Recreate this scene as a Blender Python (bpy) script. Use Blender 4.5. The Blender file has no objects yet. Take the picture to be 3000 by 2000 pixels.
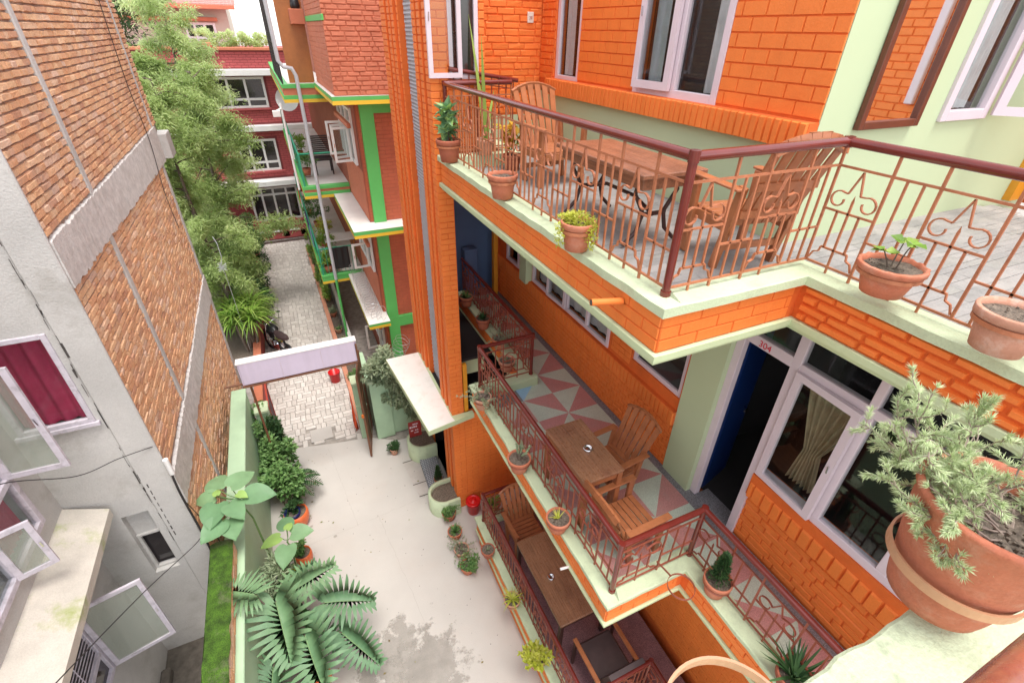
import bpy, bmesh, math, random
from mathutils import Vector, Matrix, Euler
R = random.Random(7)
scene = bpy.context.scene
COL = scene.collection
rad = math.radians

# ---------------------------------------------------------------- materials
def mat(name, base, rough=.7, var=.12, scale=3.0, bump=0.0, bscale=40., metal=0., stain=None, stain_amt=0., stain_scale=1.2,
        tint=None, spec=.5, coat=0., fine=0.0, streak=0):
    m = bpy.data.materials.new(name); m.use_nodes = True
    nt = m.node_tree; N = nt.nodes; L = nt.links
    b = N['Principled BSDF']
    b.inputs['Roughness'].default_value = rough; b.inputs['Metallic'].default_value = metal
    b.inputs['Specular IOR Level'].default_value = spec
    if coat: b.inputs['Coat Weight'].default_value = coat; b.inputs['Coat Roughness'].default_value = .15
    tc = N.new('ShaderNodeTexCoord'); geo = N.new('ShaderNodeNewGeometry')
    def noise(sc, det=5, rg=.6):
        n = N.new('ShaderNodeTexNoise'); n.inputs['Scale'].default_value = sc; n.inputs['Detail'].default_value = det
        n.inputs['Roughness'].default_value = rg; L.new(geo.outputs['Position'], n.inputs['Vector']); return n
    def mix(a, bcol, fac, mode='MIX'):
        x = N.new('ShaderNodeMix'); x.data_type = 'RGBA'; x.blend_type = mode
        for s, v in ((0, fac), (6, a), (7, bcol)):
            if hasattr(v, 'links') or hasattr(v, 'is_linked'): L.new(v, x.inputs[s])
            elif s == 0: x.inputs[0].default_value = v
            else: x.inputs[s].default_value = (*v, 1)
        return x.outputs[2]
    def ramp(src, p0, p1, c0=0., c1=1.):
        r = N.new('ShaderNodeMapRange'); r.inputs[1].default_value = p0; r.inputs[2].default_value = p1
        r.inputs[3].default_value = c0; r.inputs[4].default_value = c1; L.new(src, r.inputs[0]); return r.outputs[0]
    col = base
    if tint:      # per-face random attribute -> colour between tints
        at = N.new('ShaderNodeAttribute'); at.attribute_name = 'tint'
        cr = N.new('ShaderNodeValToRGB'); L.new(at.outputs['Fac'], cr.inputs[0])
        els = cr.color_ramp.elements
        while len(els) < len(tint): els.new(.5)
        for i, c in enumerate(tint):
            els[i].position = i / max(1, len(tint) - 1); els[i].color = (*c, 1)
        col = cr.outputs[0]
    n1 = noise(scale)
    dark = tuple(c * (1 - var) for c in base); light = tuple(min(1, c * (1 + var)) for c in base)
    if tint:
        f = ramp(n1.outputs[0], .3, .7, 1 - var, 1 + var * .6)
        vm = N.new('ShaderNodeVectorMath'); vm.operation = 'SCALE'; L.new(col, vm.inputs[0]); L.new(f, vm.inputs['Scale']); col = vm.outputs[0]
    else:
        col = mix(dark, light, ramp(n1.outputs[0], .3, .7))
    if fine:
        n2 = noise(90., 3); f = ramp(n2.outputs[0], .35, .65, 1 - fine, 1 + fine)
        vm = N.new('ShaderNodeVectorMath'); vm.operation = 'SCALE'; L.new(col, vm.inputs[0]); L.new(f, vm.inputs['Scale']); col = vm.outputs[0]
    if streak:
        mpp = N.new('ShaderNodeMapping'); mpp.inputs['Scale'].default_value = (9, 9, .7); L.new(geo.outputs['Position'], mpp.inputs[0]); ns = N.new('ShaderNodeTexNoise'); ns.inputs['Scale'].default_value = 1.; ns.inputs['Detail'].default_value = 6; L.new(mpp.outputs[0], ns.inputs['Vector'])
        f = ramp(ns.outputs[0], .42, .72, 1., 1 - streak); vm = N.new('ShaderNodeVectorMath'); vm.operation = 'SCALE'; L.new(col, vm.inputs[0]); L.new(f, vm.inputs['Scale']); col = vm.outputs[0]
    if stain:
        n3 = noise(stain_scale, 8, .68)
        col = mix(col, stain, ramp(n3.outputs[0], .52, .72, 0, stain_amt))
    if isinstance(col, tuple): b.inputs['Base Color'].default_value = (*col, 1)
    else: L.new(col, b.inputs['Base Color'])
    if bump:
        n4 = noise(bscale, 6); bp = N.new('ShaderNodeBump'); bp.inputs['Strength'].default_value = bump; bp.inputs['Distance'].default_value = .01
        L.new(n4.outputs[0], bp.inputs['Height']); L.new(bp.outputs[0], b.inputs['Normal'])
        nr = ramp(n4.outputs[0], .3, .7, max(0, rough - .12), min(1, rough + .12)); L.new(nr, b.inputs['Roughness'])
    return m

def leaf_mat(name, c0, c1, c2=None, trans=.25):
    m = mat(name, c0, .5, .15, 6., tint=[c0, c1] + ([c2] if c2 else []), spec=.35)
    b = m.node_tree.nodes['Principled BSDF']
    nt = m.node_tree; N = nt.nodes; L = nt.links
    t = N.new('ShaderNodeBsdfTranslucent'); mx = N.new('ShaderNodeMixShader'); mx.inputs[0].default_value = trans
    src = b.inputs['Base Color'].links[0].from_socket; L.new(src, t.inputs['Color'])
    out = N['Material Output']; L.new(b.outputs[0], mx.inputs[1]); L.new(t.outputs[0], mx.inputs[2]); L.new(mx.outputs[0], out.inputs['Surface'])
    return m

def glass_mat(name, tintc=(.92, .95, .95), refl=.03, haze=None):
    m = bpy.data.materials.new(name); m.use_nodes = True
    nt = m.node_tree; N = nt.nodes; L = nt.links; N.clear()
    out = N.new('ShaderNodeOutputMaterial'); tr = N.new('ShaderNodeBsdfTransparent'); gl = N.new('ShaderNodeBsdfGlossy')
    tr.inputs[0].default_value = (*tintc, 1); gl.inputs['Roughness'].default_value = .03
    fr = N.new('ShaderNodeLayerWeight'); pw = N.new('ShaderNodeMath'); pw.operation = 'POWER'; pw.inputs[1].default_value = 4; L.new(fr.outputs['Facing'], pw.inputs[0])
    ad = N.new('ShaderNodeMath'); ad.operation = 'MULTIPLY_ADD'; ad.inputs[1].default_value = .6; ad.inputs[2].default_value = refl; L.new(pw.outputs[0], ad.inputs[0])
    if haze:
        df = N.new('ShaderNodeBsdfDiffuse'); df.inputs[0].default_value = (*haze, 1); m2 = N.new('ShaderNodeMixShader'); m2.inputs[0].default_value = .22; L.new(tr.outputs[0], m2.inputs[1]); L.new(df.outputs[0], m2.inputs[2]); tr = m2
    mx = N.new('ShaderNodeMixShader'); L.new(ad.outputs[0], mx.inputs[0]); L.new(tr.outputs[0], mx.inputs[1]); L.new(gl.outputs[0], mx.inputs[2])
    L.new(mx.outputs[0], out.inputs[0]); return m

M = {}
M['orange'] = mat('orange_paint', (.82, .205, .034), .62, .06, 2.5, .3, 55, fine=.03, stain=(.74, .14, .018), stain_amt=.5, stain_scale=1.6, streak=.07)
M['pale_green'] = mat('pale_green_paint', (.52, .60, .36), .7, .06, 2., .25, 45, stain=(.34, .37, .22), stain_amt=.35, stain_scale=3.)
M['kerb_green'] = mat('weathered_green_kerb', (.53, .61, .40), .8, .05, 3., .4, 70, stain=(.36, .40, .27), stain_amt=.6, stain_scale=5., fine=.04)
M['near_ledge'] = mat('speckled_green_ledge', (.56, .63, .43), .85, .06, 3., .6, 60, stain=(.30, .33, .22), stain_amt=.8, stain_scale=14., fine=.06)
M['smooth_green'] = mat('smooth_green_wall', (.50, .585, .365), .6, .03, .8, .05, 90)
M['mint'] = mat('mint_wall_paint', (.42, .58, .38), .65, .08, 1.5, .15, 40, stain=(.25, .36, .22), stain_amt=.4, stain_scale=1.2)
M['raw_brick'] = mat('raw_brick', (.5, .22, .1), .9, .12, 30., .9, 70, tint=[(.60, .32, .20), (.74, .39, .21), (.77, .43, .23), (.78, .45, .25), (.82, .51, .29), (.76, .51, .37)], stain=(.60, .47, .39), stain_amt=.55, stain_scale=2.2, fine=.12)
M['mortar'] = mat('brick_joint_mortar', (.33, .24, .19), .95, .3, 20., .8, 60)
M['cement'] = mat('grey_cement_render', (.52, .50, .475), .9, .12, 1.1, .6, 45, stain=(.36, .335, .30), stain_amt=.75, stain_scale=2.0, fine=.06)
M['rough_cement'] = mat('rough_concrete_beam', (.60, .57, .54), .95, .16, 12., 1., 50, stain=(.42, .38, .34), stain_amt=.6, stain_scale=2.5, fine=.1)
M['ledge'] = mat('mossy_cement_ledge', (.56, .51, .44), .9, .12, 3., .5, 50, stain=(.28, .34, .06), stain_amt=1., stain_scale=1.9, fine=.06)
M['moss'] = mat('moss_covered_coping', (.05, .11, .008), 1., .5, 9., 1., 60, stain=(.20, .175, .13), stain_amt=1., stain_scale=2.4, fine=.4)
M['crack'] = mat('crack_grime', (.07, .06, .055), 1., .3, 20)
M['lav'] = mat('lavender_white_frame', (.68, .575, .615), .45, .04, 4., .1, 60)
M['oldlav'] = mat('flaking_lavender_frame', (.58, .53, .58), .75, .12, 10., .5, 60, stain=(.25, .22, .22), stain_amt=.7, stain_scale=9.)
M['glass'] = glass_mat('window_glass')
M['glass_dark'] = mat('dark_window_glass', (.025, .02, .022), .05, .3, 2., spec=.8)
M['frosted'] = glass_mat('greenish_sash_glass', (.90, .93, .90), .03, (.55, .58, .50))
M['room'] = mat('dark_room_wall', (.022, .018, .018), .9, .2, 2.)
M['room_blue'] = mat('blue_stair_wall', (.10, .16, .30), .8, .1, 2.)
M['curtain_red'] = mat('crimson_curtain', (.42, .032, .085), .9, .2, 3., .3, 20)
M['curtain_tan'] = mat('tan_curtain', (.38, .29, .17), .9, .25, 8.)
M['curtain_white'] = mat('white_net_curtain', (.55, .52, .52), .9, .1, 8.)
M['handrail'] = mat('maroon_handrail_paint', (.150, .020, .014), .2, .14, 8., coat=.3)
M['bars'] = mat('salmon_brown_iron_bars', (.44, .155, .072), .5, .15, 10., .3, 60, stain=(.24, .07, .03), stain_amt=.6, stain_scale=14.)
M['bars_red'] = mat('red_brown_iron_bars', (.30, .075, .042), .45, .15, 10., .3, 60, stain=(.17, .04, .03), stain_amt=.6, stain_scale=14.)
M['terracotta'] = mat('terracotta', (.52, .165, .088), .8, .14, 8., .4, 60, stain=(.55, .33, .24), stain_amt=.5, stain_scale=7.)
M['soil'] = mat('dry_soil', (.16, .125, .095), 1., .5, 40., 1., 60, fine=.3)
M['wood'] = mat('orange_brown_wood', (.38, .13, .05), .45, .18, 9., .2, 50, coat=.2)
M['wood_brown'] = mat('brown_wood', (.26, .105, .055), .42, .2, 9., .2, 50, coat=.2)
M['wood_dark'] = mat('dark_wood', (.05, .018, .014), .4, .2, 8.)
M['steel'] = mat('steel', (.6, .6, .6), .25, .1, 8., metal=1.)
M['cushion'] = mat('dark_cushion', (.06, .035, .035), .6, .2, 6.)
M['concrete'] = mat('courtyard_concrete', (.51, .475, .435), .92, .06, .9, .2, 60, stain=(.50, .44, .39), stain_amt=.5, stain_scale=1.1, fine=.03)
M['mirror'] = mat('mirror_glass', (.9, .9, .9), .02, .0, 1., metal=1.)
M['brown_frame'] = mat('brown_mirror_frame', (.13, .035, .018), .4, .15, 8.)
M['n_green'] = mat('bright_green_paint', (.10, .46, .11), .5, .06, 3.)
M['n_yellow'] = mat('yellow_paint', (.80, .52, .04), .5, .06, 3.)
M['n_brick'] = mat('neighbour_painted_brick', (.46, .115, .055), .75, .1, 5., .4, 50, stain=(.38, .08, .035), stain_amt=.4)
M['n_brick_lit'] = mat('neighbour_lit_brick', (.54, .175, .095), .75, .08, 5., .3, 50)  # paler copy of the gable brick, stronger light put into its colour
M['n_white'] = mat('white_slab_paint', (.74, .71, .66), .85, .05, 3., .2, 40, stain=(.6, .55, .5), stain_amt=.4)
M['n_wood'] = mat('varnished_plywood', (.42, .15, .04), .4, .15, 5.)
M['red_brick'] = mat('maroon_painted_brick', (.42, .085, .085), .8, .1, 3., .3, 40)  # base lifted so the colour carries the distance haze
M['maroon'] = mat('maroon_plinth', (.11, .03, .04), .8, .1, 3.)
M['white'] = mat('white_paint', (.78, .76, .74), .6, .05, 3.)
M['beige'] = mat('beige_render', (.55, .47, .38), .85, .06, 2.)
M['roof_tile'] = mat('pinkish_roof_tiles', (.42, .22, .19), .8, .2, 12., .8, 10)
M['canopy_white'] = mat('weathered_white_canopy', (.82, .79, .73), .85, .04, 3., .3, 40, stain=(.66, .60, .50), stain_amt=.6, stain_scale=5.)
M['near_pot'] = mat('near_terracotta', (.47, .145, .078), .8, .12, 7., .5, 60, stain=(.56, .30, .21), stain_amt=.5, stain_scale=16., fine=.05)
M['pipe'] = mat('grey_plastic_pipe', (.50, .51, .54), .4, .08, 8.)
M['black'] = mat('black_metal', (.018, .018, .02), .4, .2, 10.)
M['chrome'] = mat('chrome', (.75, .75, .78), .12, .05, 8., metal=1.)
M['red_plastic'] = mat('red_plastic', (.62, .012, .015), .3, .06, 5.)
M['orange_pot'] = mat('orange_plastic_pot', (.68, .14, .04), .4, .08, 5.)
M['orange_cloth'] = mat('orange_red_cloth', (.80, .09, .02), .8, .15, 8.)
M['sign'] = mat('lilac_sign_sheet', (.66, .58, .72), .55, .04, 2., stain=(.56, .50, .58), stain_amt=.5, stain_scale=3., streak=.08)
M['gate'] = mat('brown_gate_paint', (.17, .065, .03), .5, .2, 10.)
M['bark'] = mat('bark', (.13, .10, .075), .95, .3, 10., 1., 30)
M['twig'] = mat('pale_dry_twig', (.30, .23, .19), .9, .2, 20., .4, 50)
M['wire'] = mat('galvanised_wire', (.55, .55, .55), .4, .1, 8., metal=.7)
M['rope'] = mat('black_cable', (.03, .025, .025), .7, .2, 10.)
M['yellow_frame'] = mat('yellow_door_frame', (.72, .30, .02), .5, .08, 4.)
M['blue_door'] = mat('deep_blue_door', (.004, .026, .13), .4, .1, 4.)
M['slate'] = mat('slate_floor', (.34, .33, .33), .85, .15, 3., .4, 25, tint=[(.22, .21, .20), (.27, .255, .245), (.30, .28, .265), (.25, .24, .22)], stain=(.40, .365, .34), stain_amt=.7, stain_scale=2.6, fine=.08)
M['t_green'] = mat('terrazzo_green', (.50, .565, .47), .4, .06, 3., fine=.16, stain=(.42, .43, .37), stain_amt=.5, stain_scale=4.)
M['t_pink'] = mat('terrazzo_pink', (.50, .225, .21), .4, .08, 3., fine=.2, stain=(.42, .30, .27), stain_amt=.5, stain_scale=4.)
M['t_blue'] = mat('terrazzo_blue', (.30, .50, .68), .35, .05, 3., fine=.1)
M['t_grey'] = mat('terrazzo_grey', (.20, .19, .20), .4, .1, 3., fine=.45)
M['t_maroon'] = mat('terrazzo_maroon', (.22, .12, .13), .4, .15, 6., fine=.45)
M['paver'] = mat('stone_paver', (.45, .40, .36), .9, .1, 5., .4, 50, tint=[(.50, .45, .41), (.60, .55, .50), (.66, .61, .56)], stain=(.38, .335, .30), stain_amt=.5, stain_scale=.9, fine=.04)
M['joint'] = mat('paver_joint_dirt', (.33, .295, .26), 1., .3, 8.)
M['grating'] = mat('grey_mesh_metal', (.24, .25, .28), .5, .1, 8., metal=.3)
M['mesh_light'] = mat('pale_mesh_wire', (.62, .62, .66), .5, .1, 8.)
M['switch'] = mat('cream_switch', (.7, .66, .58), .4, .03, 5.)
M['red_sign'] = mat('red_sign_paint', (.30, .025, .02), .5, .1, 5.)
M['red_text'] = mat('red_number_paint', (.65, .01, .04), .5, .05, 5.)
M['wicker'] = mat('dark_wicker', (.045, .035, .035), .6, .3, 60., .6, 90)
M['purple'] = mat('purple_cloth', (.10, .04, .22), .8, .2, 8.)
M['blue_cloth'] = mat('blue_grey_cloth', (.22, .32, .42), .8, .2, 8.)
M['grime'] = mat('dark_grime', (.10, .085, .07), 1., .3, 10.)
M['stain'] = mat('damp_stain', (.36, .325, .285), .85, .12, 8., .1, 40, fine=.08, stain=(.50, .455, .41), stain_amt=.9, stain_scale=5.)
# foliage
M['lf_tree'] = leaf_mat('wispy_tree_leaf', (.24, .34, .11), (.44, .56, .20), (.63, .73, .35), .5)  # greens kept pale, partly in place of distance haze
M['lf_lime'] = leaf_mat('lime_leaf', (.44, .55, .24), (.62, .72, .34), (.74, .82, .48), .5)
M['lf_dark'] = leaf_mat('dark_leaf', (.022, .065, .022), (.055, .125, .042), (.10, .19, .065))
M['lf_mid'] = leaf_mat('mid_green_leaf', (.07, .155, .045), (.15, .29, .085), (.26, .42, .15))
M['lf_bright'] = leaf_mat('bright_leaf', (.09, .20, .02), (.22, .38, .05), (.38, .50, .12))
M['lf_mon'] = leaf_mat('split_leaf_green', (.06, .145, .065), (.14, .26, .13), (.24, .38, .17), .15)
M['lf_big'] = leaf_mat('broad_leaf_green', (.14, .29, .14), (.24, .40, .20), (.36, .55, .14), .2)
M['lf_silver'] = leaf_mat('silver_needle_leaf', (.22, .28, .16), (.36, .43, .25), (.50, .56, .36), .2)
M['lf_grey'] = leaf_mat('grey_green_leaf', (.20, .27, .15), (.34, .41, .25), (.47, .53, .35), .25)
M['lf_yellow'] = leaf_mat('yellow_green_leaf', (.34, .40, .03), (.52, .55, .06), (.62, .60, .15), .3)
M['lf_orange'] = leaf_mat('orange_leaf', (.60, .25, .02), (.70, .40, .04), (.5, .45, .06), .3)

M['orange_joint'] = mat('orange_paint_in_joints', (.68, .130, .018), .8, .12, 4., .3, 50)
M['n_joint'] = mat('brick_paint_in_joints', (.32, .085, .045), .8, .15, 4., .3, 50)
M['r_joint'] = mat('maroon_paint_in_joints', (.22, .045, .045), .8, .15, 4., .3, 50)
M['terracotta_pale'] = mat('limed_terracotta', (.55, .27, .18), .85, .14, 9., .4, 60, stain=(.66, .52, .44), stain_amt=.7, stain_scale=9.)
M['terracotta_dark'] = mat('damp_terracotta', (.42, .12, .065), .8, .16, 8., .4, 60, stain=(.24, .09, .06), stain_amt=.6, stain_scale=8.)
JOINT = {'orange': 'orange_joint', 'n_brick': 'n_joint', 'n_brick_lit': 'n_joint', 'red_brick': 'r_joint'}
# ---------------------------------------------------------------- mesh builder
class MB:
    def __init__(s): s.v = []; s.f = []; s.m = []; s.t = []; s.sm = []
    def add(s, verts, faces, m=0, t=None, smooth=False):
        o = len(s.v); s.v += [tuple(p) for p in verts]
        for f in faces:
            s.f.append(tuple(i + o for i in f)); s.m.append(m); s.t.append(R.random() if t is None else t); s.sm.append(smooth)
    def box(s, a, b, m=0, t=None):
        x0, y0, z0 = [min(a[i], b[i]) for i in range(3)]; x1, y1, z1 = [max(a[i], b[i]) for i in range(3)]
        s.add([(x0,y0,z0),(x1,y0,z0),(x1,y1,z0),(x0,y1,z0),(x0,y0,z1),(x1,y0,z1),(x1,y1,z1),(x0,y1,z1)],
              [(0,3,2,1),(4,5,6,7),(0,1,5,4),(1,2,6,5),(2,3,7,6),(3,0,4,7)], m, t)
    def bevbox(s, a, b, r=.006, m=0, t=None):   # box with chamfered edges
        c = [(a[i] + b[i]) / 2 for i in range(3)]; h = [abs(b[i] - a[i]) / 2 for i in range(3)]
        r = min(r, min(h) * .6); vs = []; idx = {}
        for sx in (-1, 1):
            for sy in (-1, 1):
                for sz in (-1, 1):
                    for ax in range(3):
                        p = [c[0] + sx * (h[0] - (0 if ax == 0 else r)), c[1] + sy * (h[1] - (0 if ax == 1 else r)), c[2] + sz * (h[2] - (0 if ax == 2 else r))]
                        idx[(sx, sy, sz, ax)] = len(vs); vs.append(p)
        F = []
        for ax in range(3):
            for sg in (-1, 1):
                o = [i for i in range(3) if i != ax]; q = []
                for (p, w) in ((-1, -1), (1, -1), (1, 1), (-1, 1)):
                    k = [0, 0, 0]; k[ax] = sg; k[o[0]] = p; k[o[1]] = w; q.append(idx[(*k, ax)])
                F.append(q)
        for ax in range(3):    # edges along ax
            o = [i for i in range(3) if i != ax]
            for p in (-1, 1):
                for w in (-1, 1):
                    k0 = [0, 0, 0]; k0[o[0]] = p; k0[o[1]] = w; k1 = list(k0); k0[ax] = -1; k1[ax] = 1
                    F.append([idx[(*k0, o[0])], idx[(*k0, o[1])], idx[(*k1, o[1])], idx[(*k1, o[0])]])
        for sx in (-1, 1):
            for sy in (-1, 1):
                for sz in (-1, 1): F.append([idx[(sx, sy, sz, a_)] for a_ in range(3)])
        s.add(vs, F, m, t)
    def obox(s, p, q, w, h, up=(0,0,1), m=0, t=None):     # bar from p to q
        p = Vector(p); q = Vector(q); d = (q - p).normalized(); u = Vector(up)
        sd = d.cross(u)
        if sd.length < 1e-4: sd = d.cross(Vector((1,0,0)))
        sd.normalize(); u = sd.cross(d).normalized()
        a = sd * w / 2; b = u * h / 2
        s.add([p-a-b, p+a-b, p+a+b, p-a+b, q-a-b, q+a-b, q+a+b, q-a+b],
              [(0,3,2,1),(4,5,6,7),(0,1,5,4),(1,2,6,5),(2,3,7,6),(3,0,4,7)], m, t)
    def tube(s, pts, r, n=6, m=0, t=None, cap=True, closed=False):
        P = [Vector(p) for p in pts]; k = len(P); rr = r if isinstance(r, (list, tuple)) else [r] * k
        vs = []; last = None
        for i in range(k):
            if closed: d = P[(i+1) % k] - P[i-1]
            else: d = P[min(i+1, k-1)] - P[max(i-1, 0)]
            if d.length < 1e-9: d = Vector((0,0,1))
            d.normalize()
            a = last if last is not None else (Vector((0,0,1)) if abs(d.z) < .9 else Vector((1,0,0)))
            a = (a - d * a.dot(d))
            if a.length < 1e-5: a = d.orthogonal()
            a.normalize(); last = a; b = d.cross(a)
            for j in range(n):
                an = 2 * math.pi * j / n; vs.append(P[i] + (a * math.cos(an) + b * math.sin(an)) * rr[i])
        fs = []
        for i in range(k if closed else k - 1):
            i2 = (i + 1) % k
            for j in range(n):
                j2 = (j + 1) % n; fs.append((i*n+j, i*n+j2, i2*n+j2, i2*n+j))
        s.add(vs, fs, m, t, smooth=n > 5)
        if cap and not closed:
            s.add([vs[j] for j in range(n)], [tuple(range(n))[::-1]], m, t); s.add([vs[(k-1)*n+j] for j in range(n)], [tuple(range(n))], m, t)
    def lathe(s, prof, c=(0,0,0), n=24, m=0, t=None, a0=0., a1=2*math.pi, wav=None):
        full = abs(a1 - a0 - 2 * math.pi) < 1e-6; nn = n if full else n + 1; vs = []
        for (r, z) in prof:
            for j in range(nn):
                an = a0 + (a1 - a0) * j / n; q = r
                if wav and r > wav[1]: q = r + wav[0] * math.sin(an * wav[2])
                vs.append((c[0] + q * math.cos(an), c[1] + q * math.sin(an), c[2] + z + (wav[0] * math.sin(an * wav[2]) * .6 if wav and r > wav[1] else 0)))
        fs = []
        for i in range(len(prof) - 1):
            for j in range(n):
                j2 = (j + 1) % nn if full else j + 1
                fs.append((i*nn+j, i*nn+j2, (i+1)*nn+j2, (i+1)*nn+j))
        s.add(vs, fs, m, t, smooth=True)
    def disc(s, c, r, z, n=20, m=0, jit=0.):
        vs = [(c[0], c[1], z)] + [(c[0] + r * math.cos(2*math.pi*j/n), c[1] + r * math.sin(2*math.pi*j/n), z) for j in range(n)]
        s.add(vs, [(0, 1 + j, 1 + (j + 1) % n) for j in range(n)], m)
    def build(s, name, mats, parent=None, world=True):
        if not isinstance(mats, (list, tuple)): mats = [mats] + ([JOINT[mats]] if isinstance(mats, str) and mats in JOINT and max(s.m) > 0 else [])
        s.m = [min(i, len(mats) - 1) for i in s.m]
        me = bpy.data.meshes.new(name); me.from_pydata(s.v, [], s.f); me.update()
        for mm in mats: me.materials.append(M[mm] if isinstance(mm, str) else mm)
        me.polygons.foreach_set('material_index', s.m); me.polygons.foreach_set('use_smooth', s.sm)
        at = me.attributes.new('tint', 'FLOAT', 'FACE'); at.data.foreach_set('value', s.t)
        o = bpy.data.objects.new(name, me); COL.objects.link(o)
        if parent is not None:
            o.parent = parent
            if world and parent.parent is None and parent.type == 'EMPTY': o.location = tuple(-c for c in parent.location)
        return o

def thing(name, label, cat, loc=(0,0,0), rz=0, group=None):
    o = bpy.data.objects.new(name, None); COL.objects.link(o); o.location = loc; o.rotation_euler = (0,0,rz)
    o.empty_display_size = .1
    o['label'] = label; o['category'] = cat
    if group: o['group'] = group
    return o
def tag(o, label, cat, group=None):
    o['label'] = label; o['category'] = cat
    if group: o['group'] = group
    return o
def struct(o): o['kind'] = 'structure'; return o
def copy_tree(o, loc, rz=0, label=None, parent=None):
    c = o.copy(); COL.objects.link(c)
    if parent is None: c.location = loc; c.rotation_euler = (0,0,rz)
    else: c.parent = parent
    if label: c['label'] = label
    for ch in list(o.children): copy_tree(ch, None, 0, None, c)
    return c

# ---------------------------------------------------------------- wall helpers
def cells(W, H, holes, w0=0., h0=0.):
    us = sorted({w0, W, *[min(max(h[0], w0), W) for h in holes], *[min(max(h[2], w0), W) for h in holes]})
    vs = sorted({h0, H, *[min(max(h[1], h0), H) for h in holes], *[min(max(h[3], h0), H) for h in holes]})
    for i in range(len(us) - 1):
        for j in range(len(vs) - 1):
            cu = (us[i] + us[i+1]) / 2; cv = (vs[j] + vs[j+1]) / 2
            if not any(h[0] < cu < h[2] and h[1] < cv < h[3] for h in holes): yield us[i], vs[j], us[i+1], vs[j+1]
AX = {'x': Vector((1,0,0)), 'y': Vector((0,1,0)), 'z': Vector((0,0,1))}
def P3(axis, at, u, v):       # wall in plane axis=at ; u = other horizontal axis (world coordinate), v = z
    return Vector((at, u, v)) if axis == 'x' else Vector((u, at, v))
def wall(mb, axis, at, th, u0, u1, z0, z1, holes=(), m=1):   # thickness th signed away from the face
    for a, b, c, d in cells(u1, z1, holes, u0, z0):
        p = P3(axis, at, a, b); q = P3(axis, at + th, c, d); mb.box(p, q, m)
def bricks(mb, axis, at, n, u0, u1, z0, z1, holes=(), bl=.23, bh=.075, gap=.01, d=.01, taper=.005, jit=.0025, m=0, off=.5, headers=False, dj=0., soldier=False):
    """real raised bricks on plane axis=at facing n (+1/-1)"""
    if soldier:
        u = u0; 
        while u < u1 - .01:
            w = min(bl * R.uniform(.92, 1.08), u1 - u); brick(mb, axis, at, n, u + gap/2, u + w - gap/2, z0, z1, d + R.uniform(-dj, dj), taper, jit, m); u += w
        return
    rows = max(1, round((z1 - z0) / bh)); bh = (z1 - z0) / rows
    for r in range(rows):
        a = z0 + r * bh + gap/2; b = z0 + (r+1) * bh - gap/2; mid = (a + b) / 2
        iv = [(u0, u1)]
        for h in holes:
            if h[1] < mid < h[3]:
                nv = []
                for s, e in iv:
                    if h[2] <= s or h[0] >= e: nv.append((s, e)); continue
                    if h[0] > s: nv.append((s, h[0]))
                    if h[2] < e: nv.append((h[2], e))
                iv = nv
        for s, e in iv:
            L_ = bl * (.5 if headers and r % 2 else 1)
            u = s - (L_ * off if r % 2 else 0) - (R.uniform(0, .2) * L_ if jit > .003 else 0)
            while u < e - .008:
                l = L_ * (R.uniform(.85, 1.12) if jit > .003 else 1)
                if jit > .003 and R.random() < .18: l *= .5
                p = max(u, s) + gap/2; q = min(u + l, e) - gap/2
                if q - p > .012: brick(mb, axis, at, n, p, q, a, b, d + R.uniform(-dj, dj), taper, jit, m)
                u += l
def brick(mb, axis, at, n, u0, u1, z0, z1, d, tp, jit, m):
    j = lambda: R.uniform(-jit, jit)
    base = [(u0, z0), (u1, z0), (u1, z1), (u0, z1)]; vs = [P3(axis, at, u + j(), v + j()) for u, v in base]
    ins = [(u0 + tp, z0 + tp), (u1 - tp, z0 + tp), (u1 - tp, z1 - tp), (u0 + tp, z1 - tp)]
    vs += [P3(axis, at + n * (d + j() * .6), u + j(), v + j()) for u, v in ins]
    fs = [(4,5,6,7),(0,1,5,4),(1,2,6,5),(2,3,7,6),(3,0,4,7)]
    if (axis == 'x' and n < 0) or (axis == 'y' and n > 0): fs = [f[::-1] for f in fs]
    mb.add(vs, fs, m, R.random())
def frame(mb, axis, at, dep, u0, u1, z0, z1, w=.05, bars=(), m=0, hb=()):     # window frame ring with mullions at bars; dep signed depth
    e = abs(dep)
    def bx(a, b, c, d): mb.bevbox(P3(axis, at, a, b), P3(axis, at + dep, c, d), .004, m)
    bx(u0, z0, u0 + w, z1); bx(u1 - w, z0, u1, z1); bx(u0 + w, z0, u1 - w, z0 + w); bx(u0 + w, z1 - w, u1 - w, z1)
    for b in bars: bx(b - w/2, z0 + w, b + w/2, z1 - w)
    for h in hb:
        us = [u0 + w] + [x for b in sorted(bars) for x in (b - w/2, b + w/2)] + [u1 - w]
        for i in range(0, len(us), 2): bx(us[i], h - w/2, us[i+1], h + w/2)
def pane(mb, axis, at, u0, u1, z0, z1, m=0, th=.006):
    mb.box(P3(axis, at, u0, z0), P3(axis, at + th, u1, z1), m)
def curtain(mb, axis, at, u0, u1, z0, z1, amp=.02, waves=8, m=0, pinch=None):
    n = 40; vs = []; rows = [z1, z1 - (z1-z0)*.3, z0 + (z1-z0)*.35, z0 + .0]
    for k, z in enumerate(rows):
        for i in range(n + 1):
            f = i / n; uu = u0 + (u1 - u0) * f
            if pinch is not None:
                c = pinch; w = [1, .7, .25, .45][k]; uu = c + (uu - c) * w
            vs.append(P3(axis, at + amp * math.sin(f * waves * 2 * math.pi + k * .4), uu, z))
    fs = [(k*(n+1)+i, k*(n+1)+i+1, (k+1)*(n+1)+i+1, (k+1)*(n+1)+i) for k in range(len(rows)-1) for i in range(n)]
    mb.add(vs, fs, m, smooth=True)
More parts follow.
